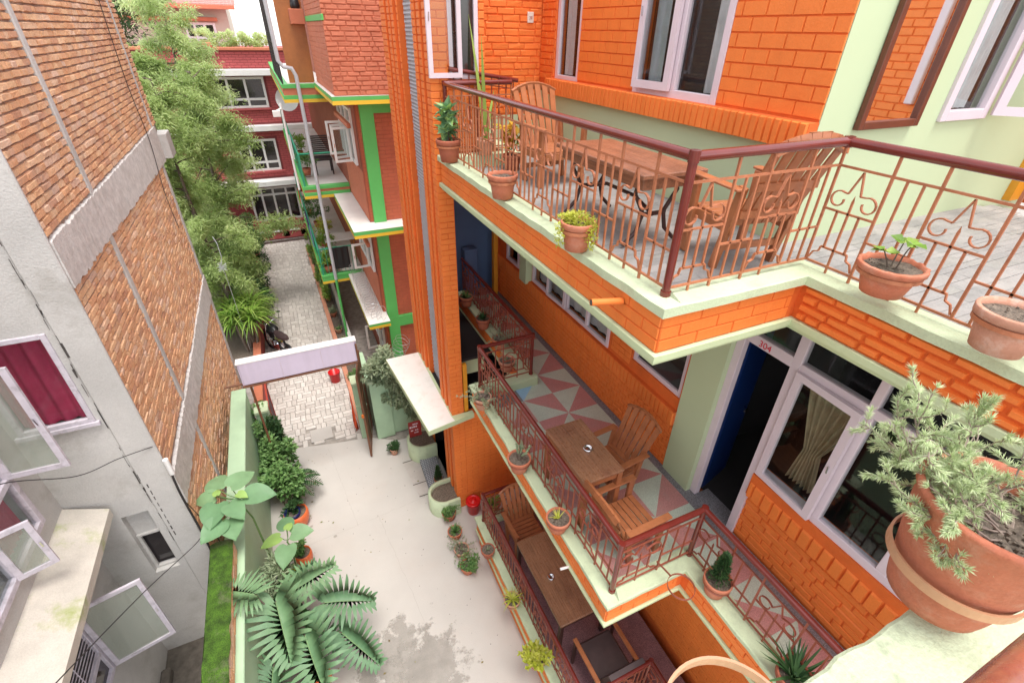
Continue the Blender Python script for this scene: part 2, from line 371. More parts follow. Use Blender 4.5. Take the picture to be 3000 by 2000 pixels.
def window(root, axis, at, n, u0, u1, z0, z1, bars=(), fm='lav', w=.05, inset=.02, glass='glass', cur=None, hb=(), curm='curtain_white', name='window', dark=True, fd=.05):
    """frame part > pane sub-part ( > curtain ). n = direction the face looks"""
    mb = MB(); frame(mb, axis, at - n * (inset + fd), n * fd, u0, u1, z0, z1, w, bars, 0, hb)
    f = mb.build(name, fm, root)
    mb = MB(); pane(mb, axis, at - n * (inset + fd * .6), u0 + w*.7, u1 - w*.7, z0 + w*.7, z1 - w*.7); mb.build('pane', glass, f)
    if cur:
        mb = MB()
        for (a, b) in cur: curtain(mb, axis, at - n * (inset + fd + .06), a, b, z0 + w, z1 - w, .015, max(2, int((b - a) / .07)))
        mb.build('curtain', curm, f)
    return f
def casement(root, hinge, ang, w, z0, z1, fm='lav', fw=.045, th=.035, glass='glass', parent=None, name='open_casement'):
    """sash hinged at (x,y) swinging along direction ang (radians) for width w"""
    d = Vector((math.cos(ang), math.sin(ang), 0)); p = Vector((hinge[0], hinge[1], 0)); Z = Vector((0,0,1)); nrm = Vector((-d.y, d.x, 0))
    mb = MB()
    def bar(a0, b0, a1, b1, ww, hh, up): mb.obox(p + d*a0 + Z*b0, p + d*a1 + Z*b1, ww, hh, up)
    bar(fw/2, z0, fw/2, z1, fw, th, nrm) ; bar(w - fw/2, z0, w - fw/2, z1, fw, th, nrm)
    bar(fw, z0 + fw/2, w - fw, z0 + fw/2, th, fw, Z); bar(fw, z1 - fw/2, w - fw, z1 - fw/2, th, fw, Z)
    f = mb.build(name, fm, parent or root)
    mb = MB(); a = p + d*fw*.8 + Z*(z0 + fw*.8); b = p + d*(w - fw*.8) + Z*(z0 + fw*.8); c = b + Z*(z1 - z0 - 1.6*fw); e = a + Z*(z1 - z0 - 1.6*fw)
    o = nrm * .003; mb.add([a-o,b-o,c-o,e-o,a+o,b+o,c+o,e+o], [(0,1,2,3),(7,6,5,4),(0,4,5,1),(2,6,7,3),(1,5,6,2),(3,7,4,0)])
    mb.build('pane', glass, f if parent is None else f)
    mb = MB(); q = p + d*(w - fw/2) + Z*((z0+z1)/2); mb.obox(q + nrm*.02 - Z*.04, q + nrm*.035 + Z*.04, .012, .012); mb.obox(q - nrm*.02 - Z*.04, q - nrm*.035 + Z*.04, .012, .012)
    mb.build('catch', 'chrome', f)
    return f
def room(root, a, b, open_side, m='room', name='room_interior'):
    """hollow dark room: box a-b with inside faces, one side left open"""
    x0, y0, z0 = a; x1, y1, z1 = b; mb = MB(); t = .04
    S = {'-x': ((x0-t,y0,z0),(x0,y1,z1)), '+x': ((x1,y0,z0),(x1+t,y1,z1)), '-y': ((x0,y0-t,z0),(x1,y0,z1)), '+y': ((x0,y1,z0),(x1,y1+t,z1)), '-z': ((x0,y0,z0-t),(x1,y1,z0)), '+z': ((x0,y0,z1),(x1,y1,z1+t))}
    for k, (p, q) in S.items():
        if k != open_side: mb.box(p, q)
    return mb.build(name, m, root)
# ================================================================ the orange guesthouse
def nrm2(d): return Vector((d[1], -d[0])).normalized()
def offset(path, o):
    P = [Vector(p) for p in path]; out = []
    for i in range(len(P)):
        ns = []
        if i > 0: ns.append(nrm2(P[i] - P[i-1]))
        if i < len(P) - 1: ns.append(nrm2(P[i+1] - P[i]))
        if len(ns) == 1: out.append(P[i] + ns[0] * o)
        else:
            b = ns[0] + ns[1]; b = b / b.dot(ns[0]); out.append(P[i] + b * o)
    return out
def ring(mb, path, oo, oi, z0, z1, m=0, wob=0.):
    """mitred strip following the path between outward offsets oi..oo"""
    if wob:      # subdivide so edges waver like hand-laid plaster
        q = [path[0]]
        for a, b in zip(path, path[1:]):
            n = max(1, int((Vector(b) - Vector(a)).length / .12))
            for k in range(1, n + 1): q.append(tuple(Vector(a).lerp(Vector(b), k / n)))
        path2 = q
    else: path2 = path
    O = offset(path2, oo); I = offset(path2, oi); n = len(O); vs = []
    for i in range(n):
        w = R.uniform(-wob, wob) if wob else 0; w2 = R.uniform(-wob, wob) * .6 if wob else 0
        vs += [(O[i].x + w, O[i].y + w * .5, z0), (O[i].x + w, O[i].y + w * .5, z1 - .006 + w2), (O[i].x + w - (O[i].x - I[i].x) * .05, O[i].y + w * .5 - (O[i].y - I[i].y) * .05, z1 + w2), (I[i].x, I[i].y, z1), (I[i].x, I[i].y, z0)]
    fs = []
    for i in range(n - 1):
        a, b = i * 5, (i + 1) * 5
        for k in range(5): k2 = (k + 1) % 5; fs.append((a + k, a + k2, b + k2, b + k))
    fs += [(0,1,2,3,4), tuple((n-1)*5 + k for k in (4,3,2,1,0))]
    mb.add(vs, fs, m)
def poly_prism(mb, pts, z0, z1, m=0):
    n = len(pts); mb.add([(*p, z0) for p in pts] + [(*p, z1) for p in pts], [tuple(range(n))[::-1], tuple(range(n, 2*n))] + [(i, (i+1) % n, n + (i+1) % n, n + i) for i in range(n)], m)

G = thing('guesthouse', 'orange brick guesthouse with pale green kerbs and three levels of railed balconies', 'building', (3.4, 4, 0))
UP = [(2.66, 8.0), (2.66, 6.02), (1.78, 6.02), (1.78, 1.78), (2.95, 1.78), (2.95, -1.6)]
MID = [(2.55, 7.9), (2.55, 5.12), (1.77, 5.12), (1.77, 1.68), (2.64, 1.68), (2.64, -1.6)]
LOW = [(3.4, 5.2), (1.80, 5.2), (1.80, 1.72), (2.75, 1.72), (2.75, -1.6)]
def balcony(path, zk, zf, z_low, kind, kw=.2):
    kt, mo = (.065, .085) if kind == 'up' else (.045, .055)
    mb = MB(); ring(mb, path, 0, -kw, zk - kt, zk, wob=.006 if kind != 'low' else .004); k = mb.build('kerb', 'kerb_green', G)
    mb = MB(); ring(mb, path, -.035, -kw + .01, z_low + mo, zk - kt, m=1)
    for (a, b) in zip(path, path[1:]):
        z0, z1 = z_low + mo + .005, zk - kt - .003
        if abs(a[0] - b[0]) < 1e-6:
            near = kind == 'up' and a[1] < 2
            s = nrm2(Vector(b) - Vector(a)).x; u0, u1 = sorted((a[1], b[1]))
            if near: bricks(mb, 'x', a[0] - .035 * s, s, u0, u1, z0, z1, bl=.235, bh=(z1 - z0) / 4.02, gap=.017, d=.024, taper=.008, jit=.0035, dj=.003)
            else: bricks(mb, 'x', a[0] - .035 * s, s, u0 + .035, u1 - (.035 if u1 < 5.5 or True else 0), z0, z1, bl=.30 if kind == 'up' else .24, bh=(z1 - z0) / 3.01, gap=.009, d=.009, taper=.004, jit=.0008)
        else:
            s = nrm2(Vector(b) - Vector(a)).y; u0, u1 = sorted((a[0], b[0]))
            bricks(mb, 'y', a[1] - .035 * s, s, u0 + .035, u1 - .035, z0, z1, bl=.30, bh=(z1 - z0) / 3.01, gap=.008, d=.008, taper=.003, jit=.0008)
    mb.build('brick_fascia', 'orange', G)
    mb = MB(); ring(mb, path, -kw + .03, -kw - .006, zf - .03, zk - kt + .001); mb.build('kerb_inner_face', 'smooth_green', G)
    mb = MB(); ring(mb, path, -.005, -kw, z_low + mo * .4, z_low + mo, wob=.002); ring(mb, path, -.03, -kw, z_low, z_low + mo * .4)
    mb.build('moulding', 'pale_green', G)
    inner = offset(path, -kw + .012)
    pts = [tuple(p) for p in inner] + [(6.5 if kind == 'up' else 3.48, path[-1][1]), (6.5 if kind == 'up' else 3.48, path[0][1])]
    mb = MB(); poly_prism(mb, pts, z_low + .02, zf)
    return mb.build('balcony_slab', 'slate' if kind == 'up' else ('t_grey' if kind == 'mid' else 't_maroon'), G)
balcony(UP, 6.61, 6.47, 6.20, 'up'); balcony(MID, 3.71, 3.55, 3.35, 'mid'); balcony(LOW, .70, .58, .33, 'low', .18)
mb = MB(); ring(mb, LOW, -.06, -.2, 0, .33); mb.build('plinth', 'orange', G)

# upper floor : irregular crazy slate paving
mb = MB(); y = -1.5
while y < 6.2:
    x = 2.0 + R.uniform(-.2, 0); h = R.uniform(.05, .12)
    while x < 6.4:
        w = R.uniform(.12, .42)
        if (y > 2.0 or x > 3.15) and (x + w < 3.58 or y + h < 2.45) and not (x > 3.1 and y < 1.15 + .25 * math.sin(x * 3)):
            xa = max(x, 1.98); mb.add([(xa, y, 6.474), (x + w - .004, y + R.uniform(-.004, .004), 6.474), (x + w - .004, y + h - .004, 6.476), (xa, y + h - .004 + R.uniform(-.004, .004), 6.474)], [(0,1,2,3)])
        x += w
    y += h
mb.build('slate_paving', 'slate', G)
# middle floor : terrazzo triangles in a pinwheel grid
s = .46; mats = ['t_green', 't_pink', 't_blue']; mb = MB()
def tri(a, b, c, m):
    # clip to the field by simple bounds test (cells are laid inside the border)
    mb.add([(*p, 3.554) for p in (a, b, c)], [(0,1,2)], m)
for i in range(-1, 2):
    for j in range(-12, 9):
        x0 = 2.40 + i * s; x1 = x0 + s; y0 = 4.19 + j * s; y1 = y0 + s
        if x0 < 2.0 and i == -1: x0 = 1.985
        if i < 1 and (y0 > 4.5 and i == -1 or y0 > 4.9): 
            if not (i == 0 and y0 < 7.6 and y0 > 4.9): continue
        if y1 < 1.9 and i == -1: continue
        if i == 0 and y1 < 1.9: x0 = 2.84 if x0 < 2.84 else x0
        if i == 0 and x1 - x0 < .05: continue
        if i == 0 and y0 > 4.9: x0 = 2.76
        if (i + j) % 2 == 0:
            tri((x0, y1), (x0, y0), (x1, y0), 1 if j % 2 else 0); tri((x0, y1), (x1, y0), (x1, y1), 0 if j % 2 else 1)
        else:
            tri((x0, y0), (x1, y0), (x1, y1), 0 if j % 2 else 1); tri((x0, y0), (x1, y1), (x0, y1), (2 if (i == 0 and j == 1) else 1) if j % 2 else 0)
mb.build('terrazzo_tiles', mats, G)

# ---- middle-level back wall (plane x = 3.42) : ledge, soldier course, sash strip, green columns
WX = 3.42
mb = MB(); wins = [(6.98, 4.42, 7.5, 5.5), (4.26, 4.42, 6.46, 5.5), (2.93, 4.55, 3.78, 5.6)]
wall(mb, 'x', WX, .12, 2.9, 7.9, 3.5, 6.25, wins)
bricks(mb, 'x', WX, -1, 2.9, 7.9, 3.56, 4.2, bl=.115, bh=.072, gap=.010, d=.010, taper=.005, jit=.002)
bricks(mb, 'x', WX, -1, 2.9, 6.5, 4.45, 6.2, [(4.2, 4.2, 6.5, 6.2), (2.9, 4.4, 3.8, 6.2)], bl=.24, bh=.072, gap=.010, d=.008, taper=.004, jit=.002)
mb.box((WX - .05, 2.9, 4.22), (WX, 7.9, 4.40), 1); bricks(mb, 'x', WX - .05, -1, 2.9, 7.9, 4.215, 4.395, bl=.078, gap=.008, d=.016, taper=.006, jit=.001, soldier=True)
mb.build('middle_back_wall', 'orange', G)
window(G, 'x', WX, -1, 4.26, 6.46, 4.42, 5.5, bars=(5.9, 5.35, 4.8), inset=-.02, cur=[(4.3, 6.4)], w=.055)
window(G, 'x', WX, -1, 6.98, 7.5, 4.42, 5.5, inset=-.02, w=.055)
window(G, 'x', WX, -1, 2.93, 3.78, 4.55, 5.6, inset=.02, w=.06, glass='glass_dark')
casement(G, (WX - .05, 5.33), rad(92), .52, 4.47, 5.45)
mb = MB(); mb.box((WX - .12, 6.5, 4.36), (WX, 6.74, 6.25)); mb.build('green_column', 'smooth_green', G); mb = MB(); mb.box((WX - .02, 2.5, 3.5), (WX + .2, 2.9, 6.25)); mb.build('green_column', 'smooth_green', G)
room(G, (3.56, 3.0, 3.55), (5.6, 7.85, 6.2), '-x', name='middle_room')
# ---- room 304 front (plane x = 3.5), y from 2.5 down
mb = MB(); wall(mb, 'x', 3.50, .12, -1.6, 1.93, 3.5, 4.44)
bricks(mb, 'x', 3.50, -1, -1.6, 1.91, 3.56, 4.16, bl=.235, bh=.072, gap=.012, d=.012, taper=.006, jit=.0035, dj=.002)
mb.box((3.44, -1.6, 4.17), (3.5, 1.89, 4.44), 1); bricks(mb, 'x', 3.44, -1, -1.6, 1.88, 4.16, 4.335, bl=.10, gap=.010, d=.022, taper=.008, jit=.002, soldier=True)
mb.build('room_front_brickwork', 'orange', G)
mb = MB()
def bx(y0, y1, z0, z1, d=.05, o=0): mb.bevbox((3.46 + o, y0, z0), (3.46 + o + d + .02, y1, z1), .004)
bx(2.42, 2.5, 3.55, 6.2); bx(1.88, 1.96, 3.55, 6.2); bx(1.96, 2.42, 5.62, 5.72); bx(-1.6, 1.88, 5.62, 5.70); bx(-1.6, 1.88, 4.44, 4.52)
for yy in (1.26, .70, .36, -.2, -.8): bx(yy, yy + .08, 4.52, 5.62)
for yy in (1.26, .36, -.8): bx(yy + .01, yy + .07, 5.70, 6.2)
fr = mb.build('door_and_window_frame', 'lav', G)
mb = MB()
for (a, b) in ((.75, 1.26), (.44, .70), (-.12, .36), (-.72, -.2)): pane(mb, 'x', 3.49, a, b, 4.52, 5.62)
for (a, b) in ((1.96, 2.42), (1.33, 1.88), (.43, 1.27), (-.7, .37)): pane(mb, 'x', 3.49, a, b, 5.7, 6.2)
mb.build('pane', 'glass', fr)
casement(G, (3.45, 1.87), rad(-93), .56, 4.47, 5.64, fw=.06, th=.045)
mb = MB(); curtain(mb, 'x', 3.66, 1.30, 1.88, 4.5, 5.6, .03, 7, pinch=1.62); mb.build('tied_curtain', 'curtain_tan', G)
mb = MB(); mb.obox((3.60, 2.47, 4.59), (4.08, 2.60, 4.59), .04, 2.06); bd = mb.build('door_leaf', 'blue_door', G)
mb = MB(); mb.tube([(4.0, 2.56, 4.55), (4.0, 2.52, 4.55), (3.93, 2.50, 4.55)], .012); mb.build('door_handle', 'chrome', bd)
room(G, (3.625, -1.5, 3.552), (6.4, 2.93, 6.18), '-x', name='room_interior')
mb = MB(); mb.bevbox((3.46, 1.96, 3.50), (3.66, 2.42, 3.562), .004); mb.build('threshold', 't_grey', G)
cu = bpy.data.curves.new('room_number', 'FONT'); cu.body = '304'; cu.size = .085; cu.extrude = .001; cu.align_x = 'CENTER'
o = bpy.data.objects.new('room_number', cu); COL.objects.link(o); o.location = (3.457, 2.22, 5.64); o.rotation_euler = Matrix(((0, 0, -1), (-1, 0, 0), (0, 1, 0))).to_euler()
dg = bpy.context.evaluated_depsgraph_get(); me = bpy.data.meshes.new_from_object(o.evaluated_get(dg)); bpy.data.objects.remove(o)
me.materials.clear(); me.materials.append(M['red_text'])
o = bpy.data.objects.new('room_number', me); COL.objects.link(o); o.parent = fr
o.matrix_local = Matrix(((0, 0, -1, 3.457), (-1, 0, 0, 2.22), (0, 1, 0, 5.637), (0, 0, 0, 1)))

# ---- ground-level back wall (under the middle balcony)
mb = MB(); wall(mb, 'x', 3.6, .12, -1.6, 6.0, 0, 1.8); bricks(mb, 'x', 3.6, -1, -1.6, 6.0, .6, 1.78, bl=.24, bh=.075, gap=.006, d=.004, taper=.003, jit=.001)
mb.build('lower_back_wall', 'orange', G)
window(G, 'x', 3.58, -1, -1.5, 2.35, 1.8, 3.3, bars=(1.6, .8, 0, -.8), inset=0, w=.09, hb=(2.1,), glass='glass_dark')
mb = MB(); wall(mb, 'x', 3.62, .1, 2.35, 6.0, 1.8, 3.4); mb.build('lower_upper_wall', 'orange', G)

# ---- upper-level wall (plane x = 3.60)
mb = MB(); H = [(5.86, 7.36, 6.46, 8.7), (3.52, 7.38, 4.72, 8.8)]
wall(mb, 'x', 3.60, .14, 2.51, 6.87, 7.30, 9.4, H)
bricks(mb, 'x', 3.60, -1, 2.5, 6.5, 7.40, 9.4, H, bl=.235, bh=.104, gap=.009, d=.010, taper=.003, jit=.001)
bricks(mb, 'x', 3.60, -1, 6.5, 6.87, 7.36, 9.4, bl=.235, bh=.078, gap=.010, d=.010, taper=.006, jit=.004)
mb.box((3.50, 2.5, 7.27), (3.6, 6.5, 7.385), 1); bricks(mb, 'x', 3.50, -1, 2.5, 6.5, 7.20, 7.385, bl=.072, gap=.007, d=.02, taper=.008, jit=.002, soldier=True)
mb.box((3.54, 2.5, 7.2), (3.6, 6.5, 7.27))
mb.build('upper_wall', 'orange', G)
mb = MB(); mb.box((3.6, 2.64, 6.3), (3.74, 6.87, 7.298)); mb.box((2.42, 6.87, 6.3), (3.6, 7.0, 6.9))
Hn = [(5.06, 7.33, 5.74, 9.0)]
wall(mb, 'y', 2.5, .14, 3.605, 7.4, 6.3, 9.4, Hn); mb.build('green_wall', 'smooth_green', G)
f = window(G, 'x', 3.60, -1, 3.52, 4.72, 7.38, 8.8, bars=(4.11,), inset=-.012, w=.075, fd=.06, cur=[(3.62, 3.82), (4.44, 4.64)])
casement(G, (3.56, 4.12), rad(94), .52, 7.44, 8.74, fw=.07, th=.04)
window(G, 'x', 3.60, -1, 5.86, 6.46, 7.36, 8.7, inset=.01, w=.07, cur=[(6.2, 6.4)])
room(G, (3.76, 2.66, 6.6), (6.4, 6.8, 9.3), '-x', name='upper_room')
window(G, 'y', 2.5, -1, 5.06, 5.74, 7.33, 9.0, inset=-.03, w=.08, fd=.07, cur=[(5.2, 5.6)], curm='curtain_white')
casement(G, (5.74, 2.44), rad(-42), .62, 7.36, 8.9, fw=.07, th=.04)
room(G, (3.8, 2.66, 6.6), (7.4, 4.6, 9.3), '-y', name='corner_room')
mb = MB(); mb.box((6.95, 2.43, 6.48), (7.2, 2.5, 8.7)); mb.build('yellow_door_frame', 'yellow_frame', G)
# end block with switch
mb = MB(); wall(mb, 'y', 6.87, .14, 2.42, 3.6, 6.9, 9.4); bricks(mb, 'y', 6.87, -1, 2.42, 3.59, 6.92, 9.4, bl=.235, bh=.078, gap=.009, d=.010, taper=.007, jit=.005, dj=.003)
H = [(2.0, 7.42, 2.36, 8.6)]
wall(mb, 'y', 6.06, .12, 1.97, 2.44, 6.3, 9.4, H); bricks(mb, 'y', 6.06, -1, 1.97, 2.44, 6.62, 9.4, H, bl=.235, bh=.078, gap=.009, d=.009, taper=.006, jit=.003)
mb.box((2.32, 6.18, 6.3), (2.44, 6.87, 9.4)); mb.build('end_wall', 'orange', G)
window(G, 'y', 6.06, -1, 2.0, 2.36, 7.42, 8.6, inset=-.01, w=.05, glass='glass_dark')
casement(G, (2.14, 6.02), rad(183), .40, 7.44, 8.6, fw=.05)
mb = MB(); mb.bevbox((3.37, 6.845, 8.0), (3.46, 6.862, 8.12), .004, 0); mb.box((3.395, 6.838, 8.04), (3.41, 6.845, 8.075), 1); mb.box((3.42, 6.838, 8.04), (3.435, 6.845, 8.075), 1)
mb.build('wall_switch', ['switch', 'chrome'], G)

# ---- stair tower / pier
mb = MB(); TX = 1.80
mb.box((TX, 6.03, 0), (1.97, 6.75, 9.4), 1); mb.box((TX, 7.42, 2.3), (1.97, 8.35, 9.4), 1); mb.box((TX, 8.0, 0), (1.97, 8.35, 2.3), 1); mb.box((1.9, 6.75, 2.3), (1.97, 7.42, 9.4)); mb.box((1.97, 8.2, 0), (3.6, 8.35, 9.4))
for (y0, y1, d) in ((6.03, 6.22, .05), (6.30, 6.42, .06), (6.50, 6.64, .06), (6.69, 6.75, .02), (7.42, 7.48, .02), (7.54, 7.68, .06), (7.78, 7.92, .055), (8.06, 8.35, .05)):
    z0 = 0 if y1 < 6.76 or y0 > 8 else 2.35; d *= .75; mb.box((TX - d + .006, y0, z0), (TX, y1, 9.4), 1)
    bricks(mb, 'x', TX - d + .006, -1, y0, y1, z0, 9.4, bl=.3, bh=.078, gap=.012, d=.010, taper=.004, jit=.0015)
bricks(mb, 'y', 6.03, -1, 1.75, 1.97, 0, 9.4, bl=.235, bh=.078, gap=.008, d=.006, taper=.004, jit=.003)
mb.build('stair_tower', 'orange', G)
mb = MB(); wall(mb, 'y', 6.03, .12, 1.97, 3.6, 0, 2.33); bricks(mb, 'y', 6.03, -1, 1.97, 3.59, 0, 2.33, bl=.24, bh=.078, gap=.007, d=.004, taper=.003, jit=.002)
mb.build('porch_end_wall', 'orange', G)
mb = MB(); mb.box((1.99, 6.05, 2.36), (2.06, 6.12, 3.36)); mb.box((1.99, 7.72, 3.6), (2.06, 7.9, 6.2)); mb.box((3.28, 7.80, 3.55), (3.36, 7.9, 6.2)); mb.box((1.99, 7.80, 6.1), (3.36, 7.9, 6.18)); mb.build('yellow_doorway_trim', 'yellow_frame', G)
mb = MB(); wall(mb, 'y', 7.9, .1, 3.36, 3.6, 3.5, 6.25); mb.build('middle_end_wall', 'orange', G)
room(G, (2.0, 7.9, 3.4), (3.6, 8.18, 6.2), '-y', 'room_blue', 'stair_landing')
mb = MB(); mb.bevbox((2.75, 7.92, 3.55), (3.0, 8.1, 4.5), .01); mb.build('landing_post', 'room_blue', G)
mb = MB(); mb.box((1.97, 6.4, 2.9), (2.5, 6.5, 3.36)); mb.build('green_lintel', 'smooth_green', G)
room(G, (1.99, 6.16, 2.4), (3.55, 8.1, 3.35), '-y', 'room', 'lower_landing')
mb = MB()
for k in range(46):     # expanded metal screen
    for j in range(7):
        y = 6.78 + j * .092 + (.046 if k % 2 else 0); z = 2.45 + k * .15
for k in range(150):
    z = 2.4 + k * .046
    for j in range(14):
        y = 6.77 + j * .046 + (.023 if k % 2 else 0)
        if y < 7.40: mb.add([(1.862, y, z), (1.862, y + .019, z + .023), (1.862, y, z + .046), (1.862, y - .019, z + .023), (1.868, y, z + .012), (1.868, y + .01, z + .023), (1.868, y, z + .034), (1.868, y - .01, z + .023)], [(3,7,6,2),(0,4,7,3),(1,5,4,0),(2,6,5,1)])
ms = mb.build('stair_screen', 'mesh_light', G)
mb = MB(); mb.box((1.872, 6.75, 2.35), (1.885, 7.42, 9.4)); mb.build('screen_backing', 'grating', ms)
# entrance door recess and canopy
mb = MB(); poly_prism(mb, [(1.09, 8.12), (1.28, 5.80), (2.12, 5.93), (2.12, 6.02), (1.79, 6.02), (1.79, 8.12)], 2.31, 2.40)
mb.build('canopy_soffit', 'pale_green', G)
mb = MB(); poly_prism(mb, [(1.098, 8.112), (1.288, 5.812), (1.76, 5.884), (1.735, 6.02), (1.735, 8.112)], 2.4, 2.408); mb.build('canopy_top', 'canopy_white', G)
room(G, (1.82, 6.80, 0), (3.2, 7.95, 2.3), '-x', 'room', 'entrance_hall')
mb = MB(); mb.box((1.80, 7.74, 0), (1.84, 7.99, 2.3)); mb.build('entrance_jamb', 'orange', G)
# drain spouts
mb = MB(); mb.tube([(1.80, 2.17, 6.47), (1.58, 2.20, 6.49)], .022, 12, cap=False); mb.tube([(1.80, 2.17, 6.47), (1.58, 2.20, 6.49)], .017, 12, 1, cap=True); mb.build('drain_spout', ['orange', 'grime'], G)
mb = MB(); mb.tube([(1.80, 2.32, 3.39), (1.69, 2.33, 3.40)], .013, 12); mb.build('drain_spout', 'white', G)

# ---------------------------------------------------------------- railings
def scroll(cx, cz, r, a0, a1, n=12): return [(cx + r * (1 - .35 * i / n) * math.cos(a0 + (a1 - a0) * i / n), cz + r * (1 - .35 * i / n) * math.sin(a0 + (a1 - a0) * i / n)) for i in range(n + 1)]
def railing(pts, zk, zt, barm, posts, tall_bars=True, name='railing', brad=.0065):
    mb = MB(); z = zt; pl = [(p[0], p[1], z) for p in pts]
    for a, b in zip(pl, pl[1:]): mb.tube([a, b], .028, 12)
    for p in pl[1:-1]: mb.tube([(p[0], p[1], z - .03), (p[0], p[1], z + .03)], .03, 12)
    hr = mb.build(name, 'handrail', G)
    for i in posts:
        mb = MB(); p = pts[i]; mb.tube([(p[0], p[1], zk - .01), (p[0], p[1], z - .01)], .025, 12); mb.tube([(p[0], p[1], zk - .01), (p[0], p[1], zk + .03)], .032, 12); mb.build('post', 'handrail', hr)
    h = zt - zk
    for a, b in zip(pts, pts[1:]):
        A = Vector(a); B = Vector(b); L = (B - A).length; d = (B - A) / L; off = 0
        mb = MB(); n = Vector((-d.y, d.x))
        def P(u, v): q = A + d * u; return (q.x, q.y, zk + v)
        def bar(u0, v0, u1, v1, w=.012): mb.obox(P(u0, v0), P(u1, v1), w, w, (n.x, n.y, 0))
        def curve(q, w=.011):
            for (u0, v0), (u1, v1) in zip(q, q[1:]): mb.obox(P(u0, v0), P(u1, v1), .016, .007, (0,0,1) if abs(u1-u0) > abs(v1-v0) else (d.x, d.y, 0))
        bar(0, h * .83, L, h * .83, .013); bar(0, .045, L, .045, .013)
        U = .60; k = max(1, round(L / U)); U = L / k
        for i in range(k):
            u = i * U; bar(u, 0 if i else .045, u, h - .02, .014)
            # ornament bay
            w = U * .56; v0 = h * .50
            bar(u, v0, u + w, v0); bar(u + w, .045 if i % 2 else 0, u + w, h - .02, .014)
            c = u + w / 2
            sr_ = .056 * U / .6; curve(scroll(u + w*.21, h*.59, sr_, rad(60), rad(370))[::-1] + [(u + w*.36, h*.645), (c, h*.815), (c + w*.10, h*.645)] + scroll(u + w*.79, h*.59, sr_, rad(120), rad(-190)))
            for q, top in ((.28, v0), (.5, h * .60), (.72, v0)): bar(u + w*q, h*.20, u + w*q, top)
            bar(c, 0, c, h*.2); bar(u + w*.22, h*.2, u + w*.78, h*.2)
            curve([(u + w*.22, h*.2), (u + w*.20, h*.155), (u + w*.10, h*.14), (u + .012, .06)]); curve([(u + w*.78, h*.2), (u + w*.80, h*.155), (u + w*.90, h*.14), (u + w - .012, .06)])
            mb.add([P(c - .008, h*.60), P(c + .008, h*.60), P(c, h*.645)], [(0,1,2)])
            # plain bay
            for q in (.33, .67): bar(u + w + (U - w) * q, .045, u + w + (U - w) * q, h * .83)
            bar(u + w, h * .34, u + U, h * .34)
        mb.build('iron_bars', barm, hr)
    return hr
railing([(2.74, 5.96), (1.90, 5.96), (1.90, 1.92), (3.08, 1.92), (3.08, -.9)], 6.61, 7.39, 'bars', (1, 2))
mb = MB(); mb.tube([(1.985, 6.035, 7.53), (2.85, 6.02, 7.40)], .024, 10); sr = mb.build('stair_handrail', 'handrail', G)
mb = MB()
for k in range(9): f = .06 + k * .11; x = 1.985 + .865 * f; z = 7.53 - .13 * f; mb.obox((x, 6.03, z - .01), (x, 6.03, 6.6), .012, .012)
mb.obox((1.985, 6.03, 7.43), (2.85, 6.03, 7.30), .012, .012); mb.obox((1.985, 6.03, 6.68), (2.85, 6.03, 6.66), .012, .012); mb.build('iron_bars', 'bars_red', sr)
railing([(2.68, 7.88), (2.68, 5.00), (1.89, 5.00), (1.89, 1.80), (2.78, 1.80), (2.78, -.9)], 3.71, 4.37, 'bars_red', (1, 2, 3, 4))
railing([(2.9, 5.07), (1.92, 5.07), (1.92, 1.86), (2.88, 1.86), (2.88, .2)], .70, 1.37, 'bars_red', (1, 2, 3))
# ================================================================ ground
def sheet(name, pts, z, m, th=.0):
    mb = MB(); mb.add([(*p, z) for p in pts], [tuple(range(len(pts)))]); return struct(mb.build(name, m))
sheet('ground', [(-150, -100), (150, -100), (150, 200), (-150, 200)], -.02, 'joint')
sheet('courtyard_floor', [(-4.5, -4), (6, -4), (6, 8.3), (1.1, 8.35), (.55, 8.7), (-.2, 8.83), (-1.6, 9.15), (-4.5, 9.2)], 0.0, 'concrete')
# block-paved lane: every paver its own little block, laid in a basket weave
mb = MB(); bw, bl = .115, .23
def lane_l(y): return -1.50 + .02 * (y - 9)
def lane_r(y): return .42 - .022 * (y - 9)
y = 8.72; row = 0
while y < 22.7:
    u = bl if True else bw
    x = lane_l(y) - R.uniform(0, .2); k = 0
    while x < lane_r(y):
        if (k + row) % 2: bs = [(x, y, x + bl, y + bw), (x, y + bw, x + bl, y + bl)]
        else: bs = [(x, y, x + bw, y + bl), (x + bw, y, x + bl, y + bl)]
        for a, b, c, d in bs:
            if -.69 < (a + c) / 2 < -.19 and 9.02 < (b + d) / 2 < 9.47: continue
            if (b + d) / 2 < 8.83 - ((a + c) / 2 - .3) * .16: continue
            g = .0045; z = R.uniform(.000, .004); mb.add([(a+g, b+g, -.012), (c-g, b+g, -.012), (c-g, d-g, -.012), (a+g, d-g, -.012), (a+g*1.8, b+g*1.8, z), (c-g*1.8, b+g*1.8, z), (c-g*1.8, d-g*1.8, z), (a+g*1.8, d-g*1.8, z)], [(4,5,6,7),(0,1,5,4),(1,2,6,5),(2,3,7,6),(3,0,4,7)])
        x += bl; k += 1
    y += bl; row += 1
struct(mb.build('lane_paving', 'paver'))
mb = MB(); mb.bevbox((-.68, 9.04, -.01), (-.20, 9.46, .012), .008); tag(mb.build('manhole_cover', 'concrete'), 'square concrete drain cover set in the block paving before the gate', 'manhole cover')
